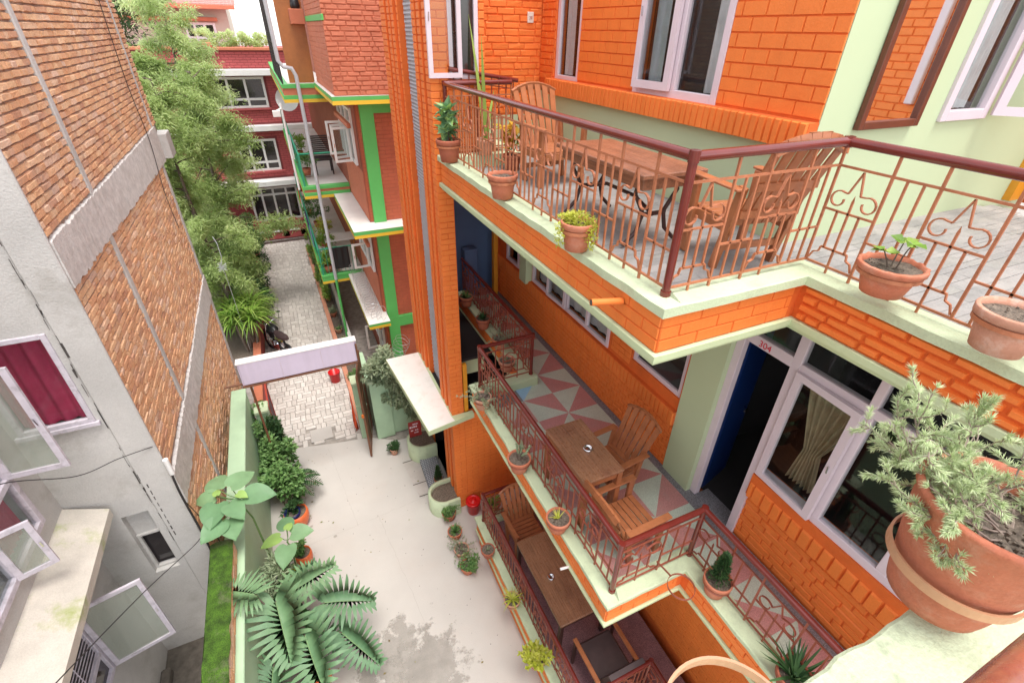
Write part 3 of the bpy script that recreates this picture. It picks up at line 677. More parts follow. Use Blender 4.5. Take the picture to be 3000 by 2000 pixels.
def blob(name, cx, cy, rx, ry, m, z=.004, n=40, seed=1, rough=.22, label=None):
    rr = random.Random(seed); ph = [(rr.uniform(0, 6.3), rr.uniform(.3, 1)) for _ in range(6)]; pts = []
    for i in range(n):
        a = 2 * math.pi * i / n; f = 1 + rough * sum(w * math.sin((k + 2) * a + p) for k, (p, w) in enumerate(ph)) / 2
        pts.append((cx + rx * f * math.cos(a), cy + ry * f * math.sin(a)))
    return sheet(name, pts, z, m)
def damp(cx, cy, r, z, sd):
    m = mat('damp_stain_%d' % sd, (.40, .365, .325), .8, .12, 7., .1, 40, fine=.08); nt = m.node_tree; N = nt.nodes; L = nt.links
    tr = N.new('ShaderNodeBsdfTransparent'); mx = N.new('ShaderNodeMixShader'); g = N.new('ShaderNodeNewGeometry'); vd = N.new('ShaderNodeVectorMath'); vd.operation = 'DISTANCE'; vd.inputs[1].default_value = (cx, cy, z); L.new(g.outputs['Position'], vd.inputs[0])
    ns = N.new('ShaderNodeTexNoise'); ns.inputs['Scale'].default_value = 3.2; ns.inputs['Detail'].default_value = 9; ns.inputs['Roughness'].default_value = .68; L.new(g.outputs['Position'], ns.inputs['Vector'])
    a = N.new('ShaderNodeMath'); a.operation = 'MULTIPLY_ADD'; a.inputs[1].default_value = -1 / r; L.new(vd.outputs['Value'], a.inputs[0]); b = N.new('ShaderNodeMath'); b.operation = 'MULTIPLY_ADD'; b.inputs[1].default_value = 2.6; b.inputs[2].default_value = -.55; L.new(ns.outputs[0], b.inputs[0]); L.new(b.outputs[0], a.inputs[2])
    q = N.new('ShaderNodeMapRange'); q.inputs[1].default_value = .0; q.inputs[2].default_value = .22; q.inputs[4].default_value = .55; L.new(a.outputs[0], q.inputs[0]); L.new(q.outputs[0], mx.inputs[0]); L.new(tr.outputs[0], mx.inputs[1]); L.new(N['Principled BSDF'].outputs[0], mx.inputs[2]); L.new(mx.outputs[0], N['Material Output'].inputs['Surface'])
    M[m.name] = m; sheet('damp_patch', [(cx - r*1.4, cy - r*1.4), (cx + r*1.4, cy - r*1.4), (cx + r*1.4, cy + r*1.4), (cx - r*1.4, cy + r*1.4)], z, m.name)
damp(.05, 3.75, .85, .004, 1); damp(.42, 3.5, .75, .006, 2)
mb = MB()
for _ in range(170):
    x = R.uniform(-1.5, 1.7); y = R.uniform(2.5, 8.7); s_ = R.uniform(.004, .012); mb.box((x, y, 0), (x + s_, y + s_ * R.uniform(.5, 1.5), s_ * .6))
o = mb.build('floor_grit', 'grime'); o['kind'] = 'stuff'; o['label'] = 'scattered grit and small leaf scraps on the concrete'; o['category'] = 'grit'
mb = MB()       # hairline cracks / pour joints in the concrete
for (a, b) in (((-1.55, 6.3), (1.2, 6.55)), ((-.35, 8.7), (-.1, 6.4)), ((.3, 6.45), (.75, 2.5))):
    a = Vector(a); b = Vector(b); n = 46; P_ = [a.lerp(b, i / n) + Vector((R.uniform(-.012, .012), R.uniform(-.012, .012))) for i in range(n + 1)]
    for p, q in zip(P_, P_[1:]):
        s_ = Vector((-(q - p).y, (q - p).x)).normalized() * R.uniform(.0008, .0024); mb.add([(*(p - s_), .003), (*(p + s_), .003), (*(q + s_), .003), (*(q - s_), .003)], [(0,1,2,3)])
struct(mb.build('floor_crack', 'stain'))
for (x, y, s_) in ((-.52, 6.35, .035), (-.72, 5.9, .02), (.22, 4.42, .025), (-.9, 6.75, .03), (-.3, 5.4, .018), (.1, 6.0, .015)):
    blob('floor_spot', x, y, s_, s_ * .8, 'stain', z=.007, n=10, seed=int(x * 90 + 200))
sheet('paving_slab_strip', [(1.05, 7.62), (1.37, 7.66), (1.44, 6.66), (1.14, 6.6)], .004, 'paver')
mb = MB(); mb.box((1.10, 6.93, .006), (1.40, 6.945, .009)); mb.box((1.05, 7.61, .006), (1.38, 7.63, .009)); mb.box((1.14, 6.59, .006), (1.45, 6.61, .009)); struct(mb.build('paving_joint', 'grime'))

# ================================================================ raw brick house on the left
B = thing('brick_house', 'tall unplastered orange brick house with grey cement corner and concrete floor beams', 'building', (-3, 8, 0))
BX = -2.0
mb = MB(); mb.box((BX - .25, 5.36, 0), (BX - .012, 11.28, 5.83)); mb.box((BX - .25, 5.36, 5.83), (BX - .012, 11.95, 9.6)); mb.build('joint_core', 'mortar', B)
mb = MB()
kw = dict(bl=.225, bh=.072, gap=.015, d=.026, taper=.006, jit=.0055, dj=.007)
bricks(mb, 'x', BX - .014, 1, 5.37, 6.88, 6.30, 9.5, **kw); bricks(mb, 'x', BX - .014, 1, 7.00, 11.42, 6.30, 9.5, **kw); bricks(mb, 'x', BX - .014, 1, 11.50, 11.93, 6.30, 9.5, **kw)
k2 = {**kw, 'd': .019}; bricks(mb, 'x', BX - .014, 1, 5.37, 6.86, 3.36, 5.80, **k2); bricks(mb, 'x', BX - .014, 1, 6.98, 11.16, 3.36, 5.80, **k2)
bricks(mb, 'x', BX - .014, 1, 5.37, 11.16, .0, 2.86, **{**kw, 'd': .016})
mb.build('side_brickwork', 'raw_brick', B)
def rough_beam(y0, y1, za0, za1, zb0, zb1, th, name, m='rough_cement'):
    mb = MB(); n = int((y1 - y0) / .05); vs = []
    for i in range(n + 1):
        f = i / n; y = y0 + (y1 - y0) * f; lo = za0 + (za1 - za0) * f + R.uniform(-.022, .022); hi = zb0 + (zb1 - zb0) * f + R.uniform(-.014, .014)
        x = BX + th + R.uniform(-.004, .004)
        vs += [(BX - .05, y, lo), (x, y, lo + .012), (x, y, hi - .01), (BX - .05, y, hi)]
    fs = []
    for i in range(n):
        for k in range(4): k2 = (k + 1) % 4; fs.append((i*4+k, i*4+k2, i*4+4+k2, i*4+4+k))
    fs += [(0,1,2,3), (n*4+3, n*4+2, n*4+1, n*4)]; mb.add(vs, fs); return mb.build(name, m, B)
rough_beam(5.37, 11.60, 5.81, 5.68, 6.28, 6.30, .03, 'floor_beam'); rough_beam(5.37, 11.3, 2.80, 2.90, 3.30, 3.42, .03, 'floor_beam')
mb = MB(); mb.bevbox((BX - .1, 6.88, 6.27), (BX + .02, 7.00, 9.6), .01); mb.build('concrete_strip', 'cement', B)
mb = MB(); mb.bevbox((BX - .1, 11.42, 6.27), (BX + .02, 11.50, 9.6), .008); mb.build('concrete_strip', 'cement', B)
mb = MB(); mb.bevbox((BX - .1, 6.86, 3.34), (BX + .018, 6.98, 5.83), .01); mb.build('concrete_strip', 'cement', B)
mb = MB(); mb.bevbox((BX - .1, 6.9, 0), (BX + .018, 7.0, 2.86), .01); mb.build('concrete_strip', 'cement', B)
mb = MB(); mb.bevbox((BX - .25, 11.16, 0), (BX + .02, 11.3, 5.7), .01); mb.bevbox((BX - .2, 11.6, 5.72), (BX + .16, 12.1, 6.16), .01); mb.build('far_corner_post', 'cement', B)
# cement front (plane y = 5.35) between corner column and the inner corner at x = -3.07
IX = -3.07
mb = MB(); mb.bevbox((-2.29, 5.33, .22), (-1.985, 5.375, 9.6), .012); mb.build('corner_column', 'cement', B)
mb = MB(); H = [(-3.0, 4.33, -2.36, 5.42), (-2.66, 1.73, -2.38, 2.86), ]
wall(mb, 'y', 5.36, .2, IX - .3, -2.29, 0, 9.6, H); mb.box((-2.66, 5.46, 2.42), (-2.38, 5.56, 2.86)); mb.build('cement_front', 'cement', B)
mb = MB()      # grimy cracks running down beside the column
for k in range(46):
    z = 7.6 - k * .115 + R.uniform(-.05, .05); l = R.uniform(.04, .26); w_ = R.choice((.002, .004, .006, .012, .020)); x = -2.290 + R.uniform(-.012, .016)
    if R.random() < .34: continue
    vs = [(x - w_/2, 5.326, z), (x + w_/2, 5.326, z + R.uniform(-.01, .01)), (x + w_/2 * R.uniform(.1, 1), 5.326, z - l), (x - w_/2 * R.uniform(.1, 1), 5.326, z - l)]
    mb = MB(); mb.add(vs + [(a, 5.332, c) for a, b, c in vs], [(0,1,2,3),(7,6,5,4),(0,4,5,1),(1,5,6,2),(2,6,7,3),(3,7,4,0)]); mb.build('wall_crack', 'crack', B)
for k in range(9):
    z = 3.3 - k * .11; x = -2.24; w_ = R.uniform(.006, .014); mb = MB(); mb.box((x - w_/2, 5.326, z - R.uniform(.05, .09)), (x + w_/2, 5.331, z)); mb.build('wall_crack', 'crack', B)
wc = window(B, 'y', 5.36, -1, -3.0, -2.36, 4.33, 5.42, fm='oldlav', w=.05, inset=-.02, glass='glass', fd=.05)
mb = MB(); curtain(mb, 'y', 5.43, -2.97, -2.39, 4.36, 5.40, .028, 4); mb.build('curtain', 'curtain_red', wc)
mb = MB(); mb.bevbox((-3.04, 5.32, 4.28), (-2.33, 5.36, 4.33), .004); mb.build('window_sill', 'oldlav', wc)
room(B, (-3.0, 5.5, 4.3), (-2.3, 6.2, 5.5), '-y')
mb = MB(); frame(mb, 'y', 5.47, -.04, -2.66, -2.38, 1.73, 2.42, .035); f = mb.build('small_window', 'cement', B)
mb = MB(); pane(mb, 'y', 5.50, -2.64, -2.40, 1.75, 2.40); mb.build('pane', 'glass_dark', f)
# side wing (plane x = -3.07) coming towards the camera
mb = MB(); H = [(3.55, 3.47, 5.0, 5.45), (3.2, 1.45, 4.45, 2.66)]
wall(mb, 'x', IX, -.22, -1.0, 5.36, 0, 9.6, H); mb.build('cement_wing', 'cement', B)
w1 = window(B, 'x', IX, 1, 3.55, 5.0, 3.47, 5.45, bars=(4.3,), fm='oldlav', w=.07, inset=-.03, fd=.07, hb=(4.14,), cur=[(4.35, 4.9)], curm='curtain_red')
casement(B, (IX + .03, 4.93), rad(-2), .50, 4.17, 5.37, fm='oldlav', fw=.055, th=.03, glass='frosted')
casement(B, (IX + .03, 4.25), rad(20), .30, 3.5, 4.1, fm='oldlav', fw=.05, th=.03, glass='frosted')
room(B, (-4.6, 3.3, 3.3), (-3.3, 5.2, 5.6), '+x')
mb = MB(); 
vs = [(-3.07, 5.34, 3.10), (-2.66, 5.28, 3.02), (-2.66, 5.28, 3.13), (-3.07, 5.34, 3.26), (-3.07, 1.0, 3.10), (-2.62, 1.0, 3.02), (-2.62, 1.0, 3.13), (-3.07, 1.0, 3.26)]
mb.add(vs, [(0,1,2,3),(7,6,5,4),(0,4,5,1),(1,5,6,2),(2,6,7,3),(3,7,4,0)]); mb.build('sunshade_ledge', 'ledge', B)
w2 = window(B, 'x', IX, 1, 3.2, 4.45, 1.45, 2.66, fm='oldlav', w=.07, inset=-.03, fd=.07, hb=(1.85,), glass='glass_dark')
mb = MB()
for k in range(11): z = 1.93 + k * .06; mb.tube([(IX + .02, 3.27, z), (IX + .02, 4.38, z)], .006, 5)
for yy in (3.6, 4.0): mb.tube([(IX + .02, yy, 1.88), (IX + .02, yy, 2.6)], .006, 5)
mb.build('window_grille', 'oldlav', w2)
casement(B, (IX + .04, 4.42), rad(14), .62, 1.48, 2.63, fm='oldlav', fw=.05, th=.03, glass='frosted')
mb = MB(); mb.bevbox((IX, 1.0, 0), (IX + .12, 5.0, .15), .02); mb.add([(IX, 5.36, .002), (IX + .75, 5.36, .002), (IX + .62, 5.15, .002), (IX + .12, 3.4, .002), (IX, 3.4, .002)], [(0,1,2,3,4)]); mb.build('dark_gutter', 'grime', B)

# ---- boundary walls on the left of the courtyard
gw = MB(); gw.bevbox((-1.80, -2, 0), (-1.58, 9.1, 1.78), .012); gw.bevbox((-1.83, -2, 1.78), (-1.565, 9.1, 1.815), .012)
tag(gw.build('boundary_wall', 'mint'), 'long mint green plastered boundary wall along the left of the courtyard', 'wall')
W2 = thing('mossy_wall', 'brick wall with moss covered coping running beside the grey cement house', 'wall', (-1.8, 3, 0))
mb = MB(); bricks(mb, 'x', -1.665, 1, -1.0, 5.2, 1.82, 2.06, bl=.225, bh=.07, gap=.012, d=.012, taper=.004, jit=.004); mb.build('brick_face', 'raw_brick', W2)
mb = MB(); mb.box((-1.895, -1, 0), (-1.665, 5.2, 2.05)); mb.build('wall_core', 'rough_cement', W2)
mb = MB(); n = 90; vs = []
for i in range(n + 1):
    y = -1 + 6.22 * i / n
    for j in range(6):
        x = -1.91 + .262 * j / 5; e = .03 * math.sin(math.pi * j / 5); vs.append((x + R.uniform(-.008, .008), y, 2.055 + e + R.uniform(0, .02)))
mb.add(vs, [(i*6+j, i*6+j+1, i*6+7+j, i*6+6+j) for i in range(n) for j in range(5)], smooth=True)
mb.add([vs[0], vs[5], vs[-1], vs[-6], (-1.90, -1, 2.0), (-1.66, -1, 2.0), (-1.66, 5.22, 2.0), (-1.90, 5.22, 2.0)], [(0,1,5,4),(1,2,6,5),(2,3,7,6),(3,0,4,7)])
mb.build('moss_coping', 'moss', W2)

mb = MB()
for _ in range(70):
    x = R.choice((R.uniform(-1.5, -.6), R.uniform(-1.5, 1.2))); y = R.uniform(3, 8.6); a = R.uniform(0, 6.28); l = R.uniform(.02, .06); d = Vector((math.cos(a), math.sin(a), 0)); q = Vector((-d.y, d.x, 0)) * l * .3; p = Vector((x, y, .006))
    mb.add([p, p + d * l * .5 + q + Vector((0, 0, .006)), p + d * l, p + d * l * .5 - q + Vector((0, 0, .004))], [(0,1,2,3)])
o = mb.build('fallen_leaves', leaf_mat('fallen_leaf', (.16, .11, .04), (.30, .24, .07), (.22, .28, .08))); o['kind'] = 'stuff'; o['label'] = 'few small fallen leaves scattered on the courtyard concrete'; o['category'] = 'leaves'
# ================================================================ neighbour with green columns
Nb = thing('neighbour_house', 'red painted brick house with bright green columns, yellow edged slabs and balconies over the lane', 'building', (2.2, 12, 0))
mb = MB(); mb.box((1.16, 10.04, 6.86), (4.2, 12.9, 10.5)); bricks(mb, 'y', 10.04, -1, 1.14, 3.0, 6.88, 9.8, bl=.225, bh=.074, gap=.012, d=.016, taper=.007, jit=.005, dj=.003)
bricks(mb, 'x', 1.16, -1, 10.04, 12.9, 6.88, 8.0, bl=.235, bh=.085, gap=.010, d=.008, taper=.006, jit=.004); bricks(mb, 'x', 1.16, -1, 10.04, 12.9, 8.1, 9.8, bl=.235, bh=.085, gap=.010, d=.008, taper=.006, jit=.004)
mb.build('upper_brickwork', 'n_brick_lit', Nb)
mb = MB(); mb.bevbox((1.135, 10.0, 8.0), (1.17, 12.9, 8.09), .004); mb.build('green_band', 'n_green', Nb)
def slab(poly, z0, z1, top='n_white', nm='slab'):
    mb = MB(); poly_prism(mb, poly, z0 + .07, z1 - .004); mb.build(nm, 'n_green', Nb)
    mb = MB(); c = [(x + (.003 if i else .003), y) for i, (x, y) in enumerate(poly)]; poly_prism(mb, poly, z0, z0 + .068); mb.build('yellow_edge', 'n_yellow', Nb)
    mb = MB(); poly_prism(mb, poly, z1 - .003, z1 + .004); mb.build('slab_top', top, Nb)
slab([(1.09, 13.0), (1.09, 10.0), (4.0, 10.0), (4.0, 13.0)], 6.73, 6.87)
slab([(1.09, 13.0), (1.09, 10.0), (4.0, 10.0), (4.0, 13.0)], 4.22, 4.37)
slab([(1.09, 13.0), (1.09, 10.0), (1.58, 10.0), (1.58, 13.0)], 2.03, 2.16)
mb = MB()
Hs = [(11.0, 5.45, 12.9, 6.55), (10.75, 3.1, 12.6, 4.1), (10.8, .8, 12.6, 1.9)]
wall(mb, 'x', 1.52, .12, 10.56, 22.5, 0, 6.73, Hs); wall(mb, 'y', 10.5, .12, 1.52, 4.0, 0, 6.73); wall(mb, 'x', 1.52, .12, 12.9, 22.5, 6.73, 9.4)
bricks(mb, 'y', 10.5, -1, 1.54, 3.2, 4.38, 6.72, bl=.24, bh=.075, gap=.006, d=.004, taper=.003, jit=.002); bricks(mb, 'y', 10.5, -1, 1.54, 3.2, 2.0, 4.21, bl=.24, bh=.075, gap=.006, d=.004, taper=.003, jit=.002); bricks(mb, 'y', 10.5, -1, 1.54, 3.2, 0, 1.7, bl=.24, bh=.075, gap=.006, d=.004, taper=.003, jit=.002)
mb.build('gable_brickwork', 'n_brick', Nb)
for (za, zb) in ((4.4, 5.42), (2.2, 3.08)): mb = MB(); bricks(mb, 'x', 1.52, -1, 10.56, 13, za, zb, bl=.24, bh=.075, gap=.006, d=.010, taper=.003, jit=.002); mb.build('side_brickwork', 'n_brick_lit', Nb)
for (z0, z1) in ((4.375, 6.73), (2.0, 4.22), (0, 2.0)):
    mb = MB(); mb.bevbox((1.60, 10.42, z0), (1.86, 10.5, z1), .004); mb.build('column', 'n_green', Nb)
mb = MB(); mb.bevbox((1.861, 10.43, 1.72), (3.2, 10.5, 2.0), .004); mb.build('beam', 'n_green', Nb)
mb = MB(); mb.bevbox((1.861, 10.43, 6.52), (3.2, 10.5, 6.73), .004); mb.build('beam', 'n_green', Nb)
for (y0, y1, z0, z1) in ((11.0, 12.9, 5.45, 6.55), (10.75, 12.6, 3.1, 4.1), (10.8, 12.6, .8, 1.9)):
    window(Nb, 'x', 1.52, -1, y0, y1, z0, z1, bars=(y0 + .63, y0 + 1.26), fm='white', inset=-.05, w=.05, hb=(z1 - .3,), cur=[(y0 + .1, y1 - .1)])
    mb = MB(); mb.bevbox((1.40, y0 - .05, z1 - .36), (1.47, y1, z1 - .27), .005); mb.build('window_hood', 'n_brick_lit', Nb)
    casement(Nb, (1.46, y0 + .35), rad(186), .36, z0 + .02, z1 - .38, fm='white', fw=.045)
casement(Nb, (1.46, 12.2), rad(182), .36, 5.47, 6.17, fm='white', fw=.045)
casement(Nb, (1.46, 11.8), rad(200), .34, 5.47, 6.17, fm='white', fw=.045)
room(Nb, (1.66, 10.7, 0), (3.2, 13, 6.6), '-x')
# balconies over the lane
for (z0, z1) in ((6.46, 6.83), (4.30, 4.60), (1.98, 2.22)):
    mb = MB(); mb.box((.42, 13.02, z0 + .15), (1.5, 21.9, z1 - .08)); mb.build('balcony_brick_edge', 'n_brick_lit', Nb)
    mb = MB(); ring(mb, [(.40, 21.9), (.40, 13.0), (1.5, 13.0)], 0, -.14, z1 - .08, z1); mb.build('balcony_kerb', 'n_green', Nb)
    mb = MB(); ring(mb, [(.40, 21.9), (.40, 13.0), (1.5, 13.0)], 0, -.2, z0 + .07, z0 + .15); mb.build('balcony_kerb', 'n_green', Nb)
    mb = MB(); ring(mb, [(.40, 21.9), (.40, 13.0), (1.5, 13.0)], .003, -.2, z0, z0 + .07); mb.build('yellow_edge', 'n_yellow', Nb)
    mb = MB(); mb.box((.54, 13.14, z1 - .10), (1.52, 21.9, z1 - .05)); mb.build('balcony_floor', 'n_white', Nb)
mb = MB(); z0, z1 = 4.6, 5.35
mb.tube([(.45, 21.8, z1), (.45, 13.06, z1), (1.48, 13.06, z1)], .02, 8)
for k in range(88): mb.obox((.45, 13.1 + k * .1, z0 - .02), (.45, 13.1 + k * .1, z1), .014, .014)
mb.tube([(.45, 21.8, z0 + .08), (.45, 13.06, z0 + .08)], .012, 6); mb.obox((.45, 13.06, z0 - .02), (.45, 13.06, z1), .04, .04)
mb.build('green_railing', mat('teal_green_rail', (.03, .30, .17), .4), Nb)
mb = MB(); z0, z1 = 2.22, 2.95
mb.tube([(.45, 21.8, z1), (.45, 13.06, z1), (1.48, 13.06, z1)], .02, 8)
for k in range(80): mb.obox((.45, 13.1 + k * .11, z0 - .02), (.45, 13.1 + k * .11, z1), .014, .014)
for k in range(9): mb.obox((.5 + k * .11, 13.06, z0 - .02), (.5 + k * .11, 13.06, z1), .012, .012)
mb.obox((.45, 13.06, z0 - .02), (.45, 13.06, z1), .04, .04); mb.build('green_railing', bpy.data.materials['teal_green_rail'], Nb)
mb = MB(); mb.bevbox((.60, 13.3, 6.83), (1.14, 13.36, 9.5), .004); mb.build('plywood_screen', 'n_wood', Nb)
mb = MB()
for k in range(14): mb.obox((.44, 13.05 + k * .33, 6.83), (.44, 13.05 + k * .33, 10.2), .05, .03)
for z in (7.6, 8.9): mb.tube([(.44, 13.0, z), (.44, 17.4, z)], .012, 6)
mb.build('dark_balcony_bars', 'black', Nb)
mb = MB(); mb.bevbox((.85, 13.0, 7.95), (1.14, 13.3, 8.22), .01); mb.build('window_ledge', 'n_brick_lit', Nb)
mb = MB(); mb.tube([(.42, 12.96, 10.3), (.44, 12.96, 7.28), (.52, 12.95, 7.17), (.68, 12.93, 7.14), (.74, 12.92, 7.0), (.74, 12.92, 2.1)], .042, 12); mb.build('downpipe', 'pipe', Nb)
mb = MB(); mb.tube([(.74, 12.92, 2.1), (.74, 12.92, 0)], .036, 12); mb.build('downpipe', 'n_green', Nb)
mb = MB(); mb.tube([(.30, 13.0, 6.46), (.31, 13.0, 4.55)], .025, 8); mb.tube([(.14, 12.9, 6.3), (.31, 13.0, 6.36)], .02, 6); mb.bevbox((.10, 12.85, 6.2), (.26, 12.95, 6.33), .01); mb.build('downpipe', 'white', Nb)
for (z, a) in ((5.42, 13.05),):
    mb = MB(); mb.lathe([(.0, .0), (.16, .03), (.30, .10), (.36, .17)], (0, 0, 0), 20); d_ = mb.build('satellite_dish', 'white', Nb, world=False); d_.location = (.72 - 2.2, 19.0 - 12, 5.9); d_.rotation_euler = (rad(80), 0, rad(-20))
# things on its balconies
def blob_leaf(c, rx, ry, rz, n, l, w, m, name, label, cat, group=None, stem=None):
    mb = MB(); leafball(mb, c, rx, ry, rz, n, l, w)
    if stem: mb2 = MB()
    o = mb.build(name, m); tag(o, label, cat, group); return o

# ---------------------------------------------------------------- foliage helpers
def leaf(mb, p, d, l, w, up=None, fold=.25, t=None):
    d = Vector(d).normalized(); up = Vector(up) if up else Vector((R.uniform(-.4,.4), R.uniform(-.4,.4), 1))
    s = d.cross(up)
    if s.length < 1e-3: s = d.orthogonal()
    s.normalize(); n = s.cross(d).normalized(); p = Vector(p)
    a = p; b = p + d * l; m1 = p + d * l * .45
    L_ = m1 + s * w * .5 + n * w * fold; R_ = m1 - s * w * .5 + n * w * fold
    mb.add([a, L_, b - n * l * .06, R_], [(0, 1, 2), (0, 2, 3)], 0, t)
def rdir(zb=0.):
    z = R.uniform(-1, 1); a = R.uniform(0, 6.2832); q = math.sqrt(1 - z * z); return Vector((q * math.cos(a), q * math.sin(a), z + zb)).normalized()
def leafball(mb, c, rx, ry, rz, n, l, w, zb=.2, clump=0):
    C_ = Vector(c); cl = [(rdir(), R.uniform(.35, 1)) for _ in range(clump)] if clump else None
    for i in range(n):
        if cl:
            q, rr = R.choice(cl); d = q * rr + rdir() * .28
        else: d = rdir() * (R.random() ** .45)
        p = C_ + Vector((d.x * rx, d.y * ry, d.z * rz)); dd = (d.normalized() * .6 + rdir(zb) * .8)
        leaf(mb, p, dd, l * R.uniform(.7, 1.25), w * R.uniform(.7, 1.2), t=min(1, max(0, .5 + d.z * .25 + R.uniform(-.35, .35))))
def blade(mb, p, az, l, w, rise, droop, t=None, seg=5):
    p = Vector(p); h = Vector((math.cos(az), math.sin(az), 0)); s = Vector((-h.y, h.x, 0)); vs = []; ang = rise; q = p.copy(); st = l / seg
    for i in range(seg + 1):
        ww = w * (1 - (i / seg) ** 1.6) * .5 + .0006; vs += [q + s * ww, q - s * ww]
        q = q + (h * math.cos(ang) + Vector((0,0,1)) * math.sin(ang)) * st; ang -= droop / seg
    mb.add(vs, [(2*i, 2*i+1, 2*i+3, 2*i+2) for i in range(seg)], 0, R.random() if t is None else t)
def blades(mb, c, n, l, w, rise=(.5, 1.4), droop=(.4, 1.6), r=.02):
    for i in range(n):
        az = R.uniform(0, 6.2832); blade(mb, (c[0] + r * math.cos(az) * R.random(), c[1] + r * math.sin(az) * R.random(), c[2]), az, l * R.uniform(.6, 1.15), w * R.uniform(.7, 1.2), R.uniform(*rise), R.uniform(*droop))
def needle_tuft(mb, p, d, n, l, w):
    for i in range(n):
        dd = (Vector(d).normalized() * .9 + rdir() * .75); leaf(mb, p, dd, l * R.uniform(.6, 1.1), w, fold=.1)
def branch(mb, p, d, l, r0, r1, seg=6, wob=.25, grav=0.):
    pts = [Vector(p)]; d = Vector(d).normalized(); rr = [r0]
    for i in range(seg):
        d = (d + rdir() * wob + Vector((0,0,grav))).normalized(); pts.append(pts[-1] + d * l / seg); rr.append(r0 + (r1 - r0) * (i + 1) / seg)
    mb.tube(pts, rr, 5, cap=False); return pts, d

# ---------------------------------------------------------------- trees
def wispy_tree(name, base, h, rad_, lean, m, label, n_br=26, leaf_n=260, z_start=.22, ll=.10, lw=.022, group=None, droop=-.10):
    T = thing(name, label, 'tree', (*base, 0), 0, group)
    tb = MB(); n = 12; pts = []; q = Vector((0, 0, 0)); rr = []
    for i in range(n + 1):
        f = i / n; pts.append(Vector((lean[0] * f + .06 * math.sin(f * 7), lean[1] * f + .05 * math.cos(f * 6), h * f))); rr.append(.085 * (1 - f) + .01)
    tb.tube(pts, rr, 8); cb = MB()
    for k in range(n_br):
        f = z_start + (1 - z_start) * (k + R.random()) / n_br; i = min(n - 1, int(f * n)); p = pts[i].lerp(pts[i+1], f * n - i)
        az = R.uniform(0, 6.2832); L_ = rad_ * (1.1 - .55 * f) * R.uniform(.55, 1.2)
        bp, bd = branch(tb, p, (math.cos(az), math.sin(az), R.uniform(.1, .7)), L_, .022, .004, 6, .2, droop)
        for s_ in range(3):
            j = R.randint(2, 5); sp, sd = branch(tb, bp[j], (bd + rdir() * .8), L_ * .45, .008, .002, 4, .25, droop * 1.5)
            tt = R.uniform(.1, .9)
            for _ in range(leaf_n // 3):
                u = R.random(); a = sp[min(3, int(u * 4))].lerp(sp[min(4, int(u * 4) + 1)], R.random()); off = rdir() * (rad_ * .17 * R.random() ** .6)
                dd = Vector((R.uniform(-1, 1), R.uniform(-1, 1), R.uniform(-.9, .35)))
                leaf(cb, a + off, dd, ll * R.uniform(.6, 1.3), lw * R.uniform(.7, 1.3), t=min(1, max(0, tt + R.uniform(-.35, .35))))
    tb.build('trunk', 'bark', T, world=False); cb.build('crown', m, T, world=False); return T
G1 = 'trees along the lane'
wispy_tree('lane_tree', (-2.0, 13.6), 6.9, 1.25, (-.2, .5), 'lf_tree', 'wispy light green tree standing just behind the raw brick house', 52, 800, .12, .13, .024, G1)
wispy_tree('lane_tree', (-1.85, 16.2), 6.9, 1.5, (.2, .3), 'lf_tree', 'feathery yellow green tree in the middle of the lane planting', 46, 720, .15, .14, .026, G1)
wispy_tree('lane_tree', (-2.2, 19.2), 9.0, 1.65, (.1, .2), 'lf_lime', 'tall slim pale lime tree before the beige house', 44, 620, .3, .16, .032, G1)
wispy_tree('lane_tree', (-3.1, 17.5), 7.4, 1.3, (-.1, .2), 'lf_tree', 'loose pale green tree half hidden behind the brick house roof edge', 40, 560, .2, .16, .030, G1)
def shrub(name, c, r, n, l, w, m, label, cat='shrub', stems=5, group=None, clump=14):
    T = thing(name, label, cat, (c[0], c[1], 0), 0, group); sb = MB()
    for k in range(stems): branch(sb, (R.uniform(-.05, .05), R.uniform(-.05, .05), 0), (R.uniform(-.3,.3), R.uniform(-.3,.3), 1), c[2] + r[2] * .4, .014, .005, 6, .12)
    sb.build('stem', 'bark', T, world=False); mb = MB(); leafball(mb, (0, 0, c[2]), r[0], r[1], r[2], n, l, w, clump=clump); mb.build('foliage', m, T, world=False); return T
shrub('lane_shrub', (-1.62, 15.2, .95), (.55, .9, .8), 2200, .13, .05, 'lf_dark', 'dark green shrub bulging over the lane beyond the arching fern bush')
shrub('lane_shrub', (-1.60, 17.6, 1.1), (.6, 1.2, 1.0), 2200, .13, .05, 'lf_dark', 'dark rounded shrub at the far end of the lane planting, by the paving')
shrub('lane_shrub', (-1.7, 20.3, 1.0), (.7, 1.3, .9), 1800, .13, .05, 'lf_mid', 'mid green shrub against the foot of the maroon house')
shrub('conifer', (-4.4, 24.5, 7.6), (1.7, 1.7, 2.8), 4200, .30, .07, 'lf_dark', 'dark green conifer at the top left beyond the brick house', 'tree', 2, clump=40)
T = thing('strap_leaf_bush', 'bright green bush of long arching strap leaves hanging over the lane wall', 'plant', (-1.75, 13.0, 0)); mb = MB()
for k in range(7): branch(mb, (R.uniform(-.1,.1), R.uniform(-.25,.25), 0), (R.uniform(-.1,.15), R.uniform(-.15,.1), 1), 1.45, .05, .03, 6, .08)
mb.build('stem', 'bark', T, world=False); mb = MB()
for k in range(26):
    c = Vector((R.uniform(-.25, .28), R.uniform(-.45, .45), R.uniform(1.2, 1.65)))
    for j in range(15): blade(mb, c, R.uniform(0, 6.28), R.uniform(.5, .95), .045, R.uniform(.3, 1.3), R.uniform(1.1, 2.4), seg=6)
mb.build('foliage', 'lf_bright', T, world=False)
T = thing('hanging_lamp_cluster', 'small wire cluster dangling on a pale cable before the trees', 'hanging lamp', (-1.78, 12.6, 3.0)); mb = MB()
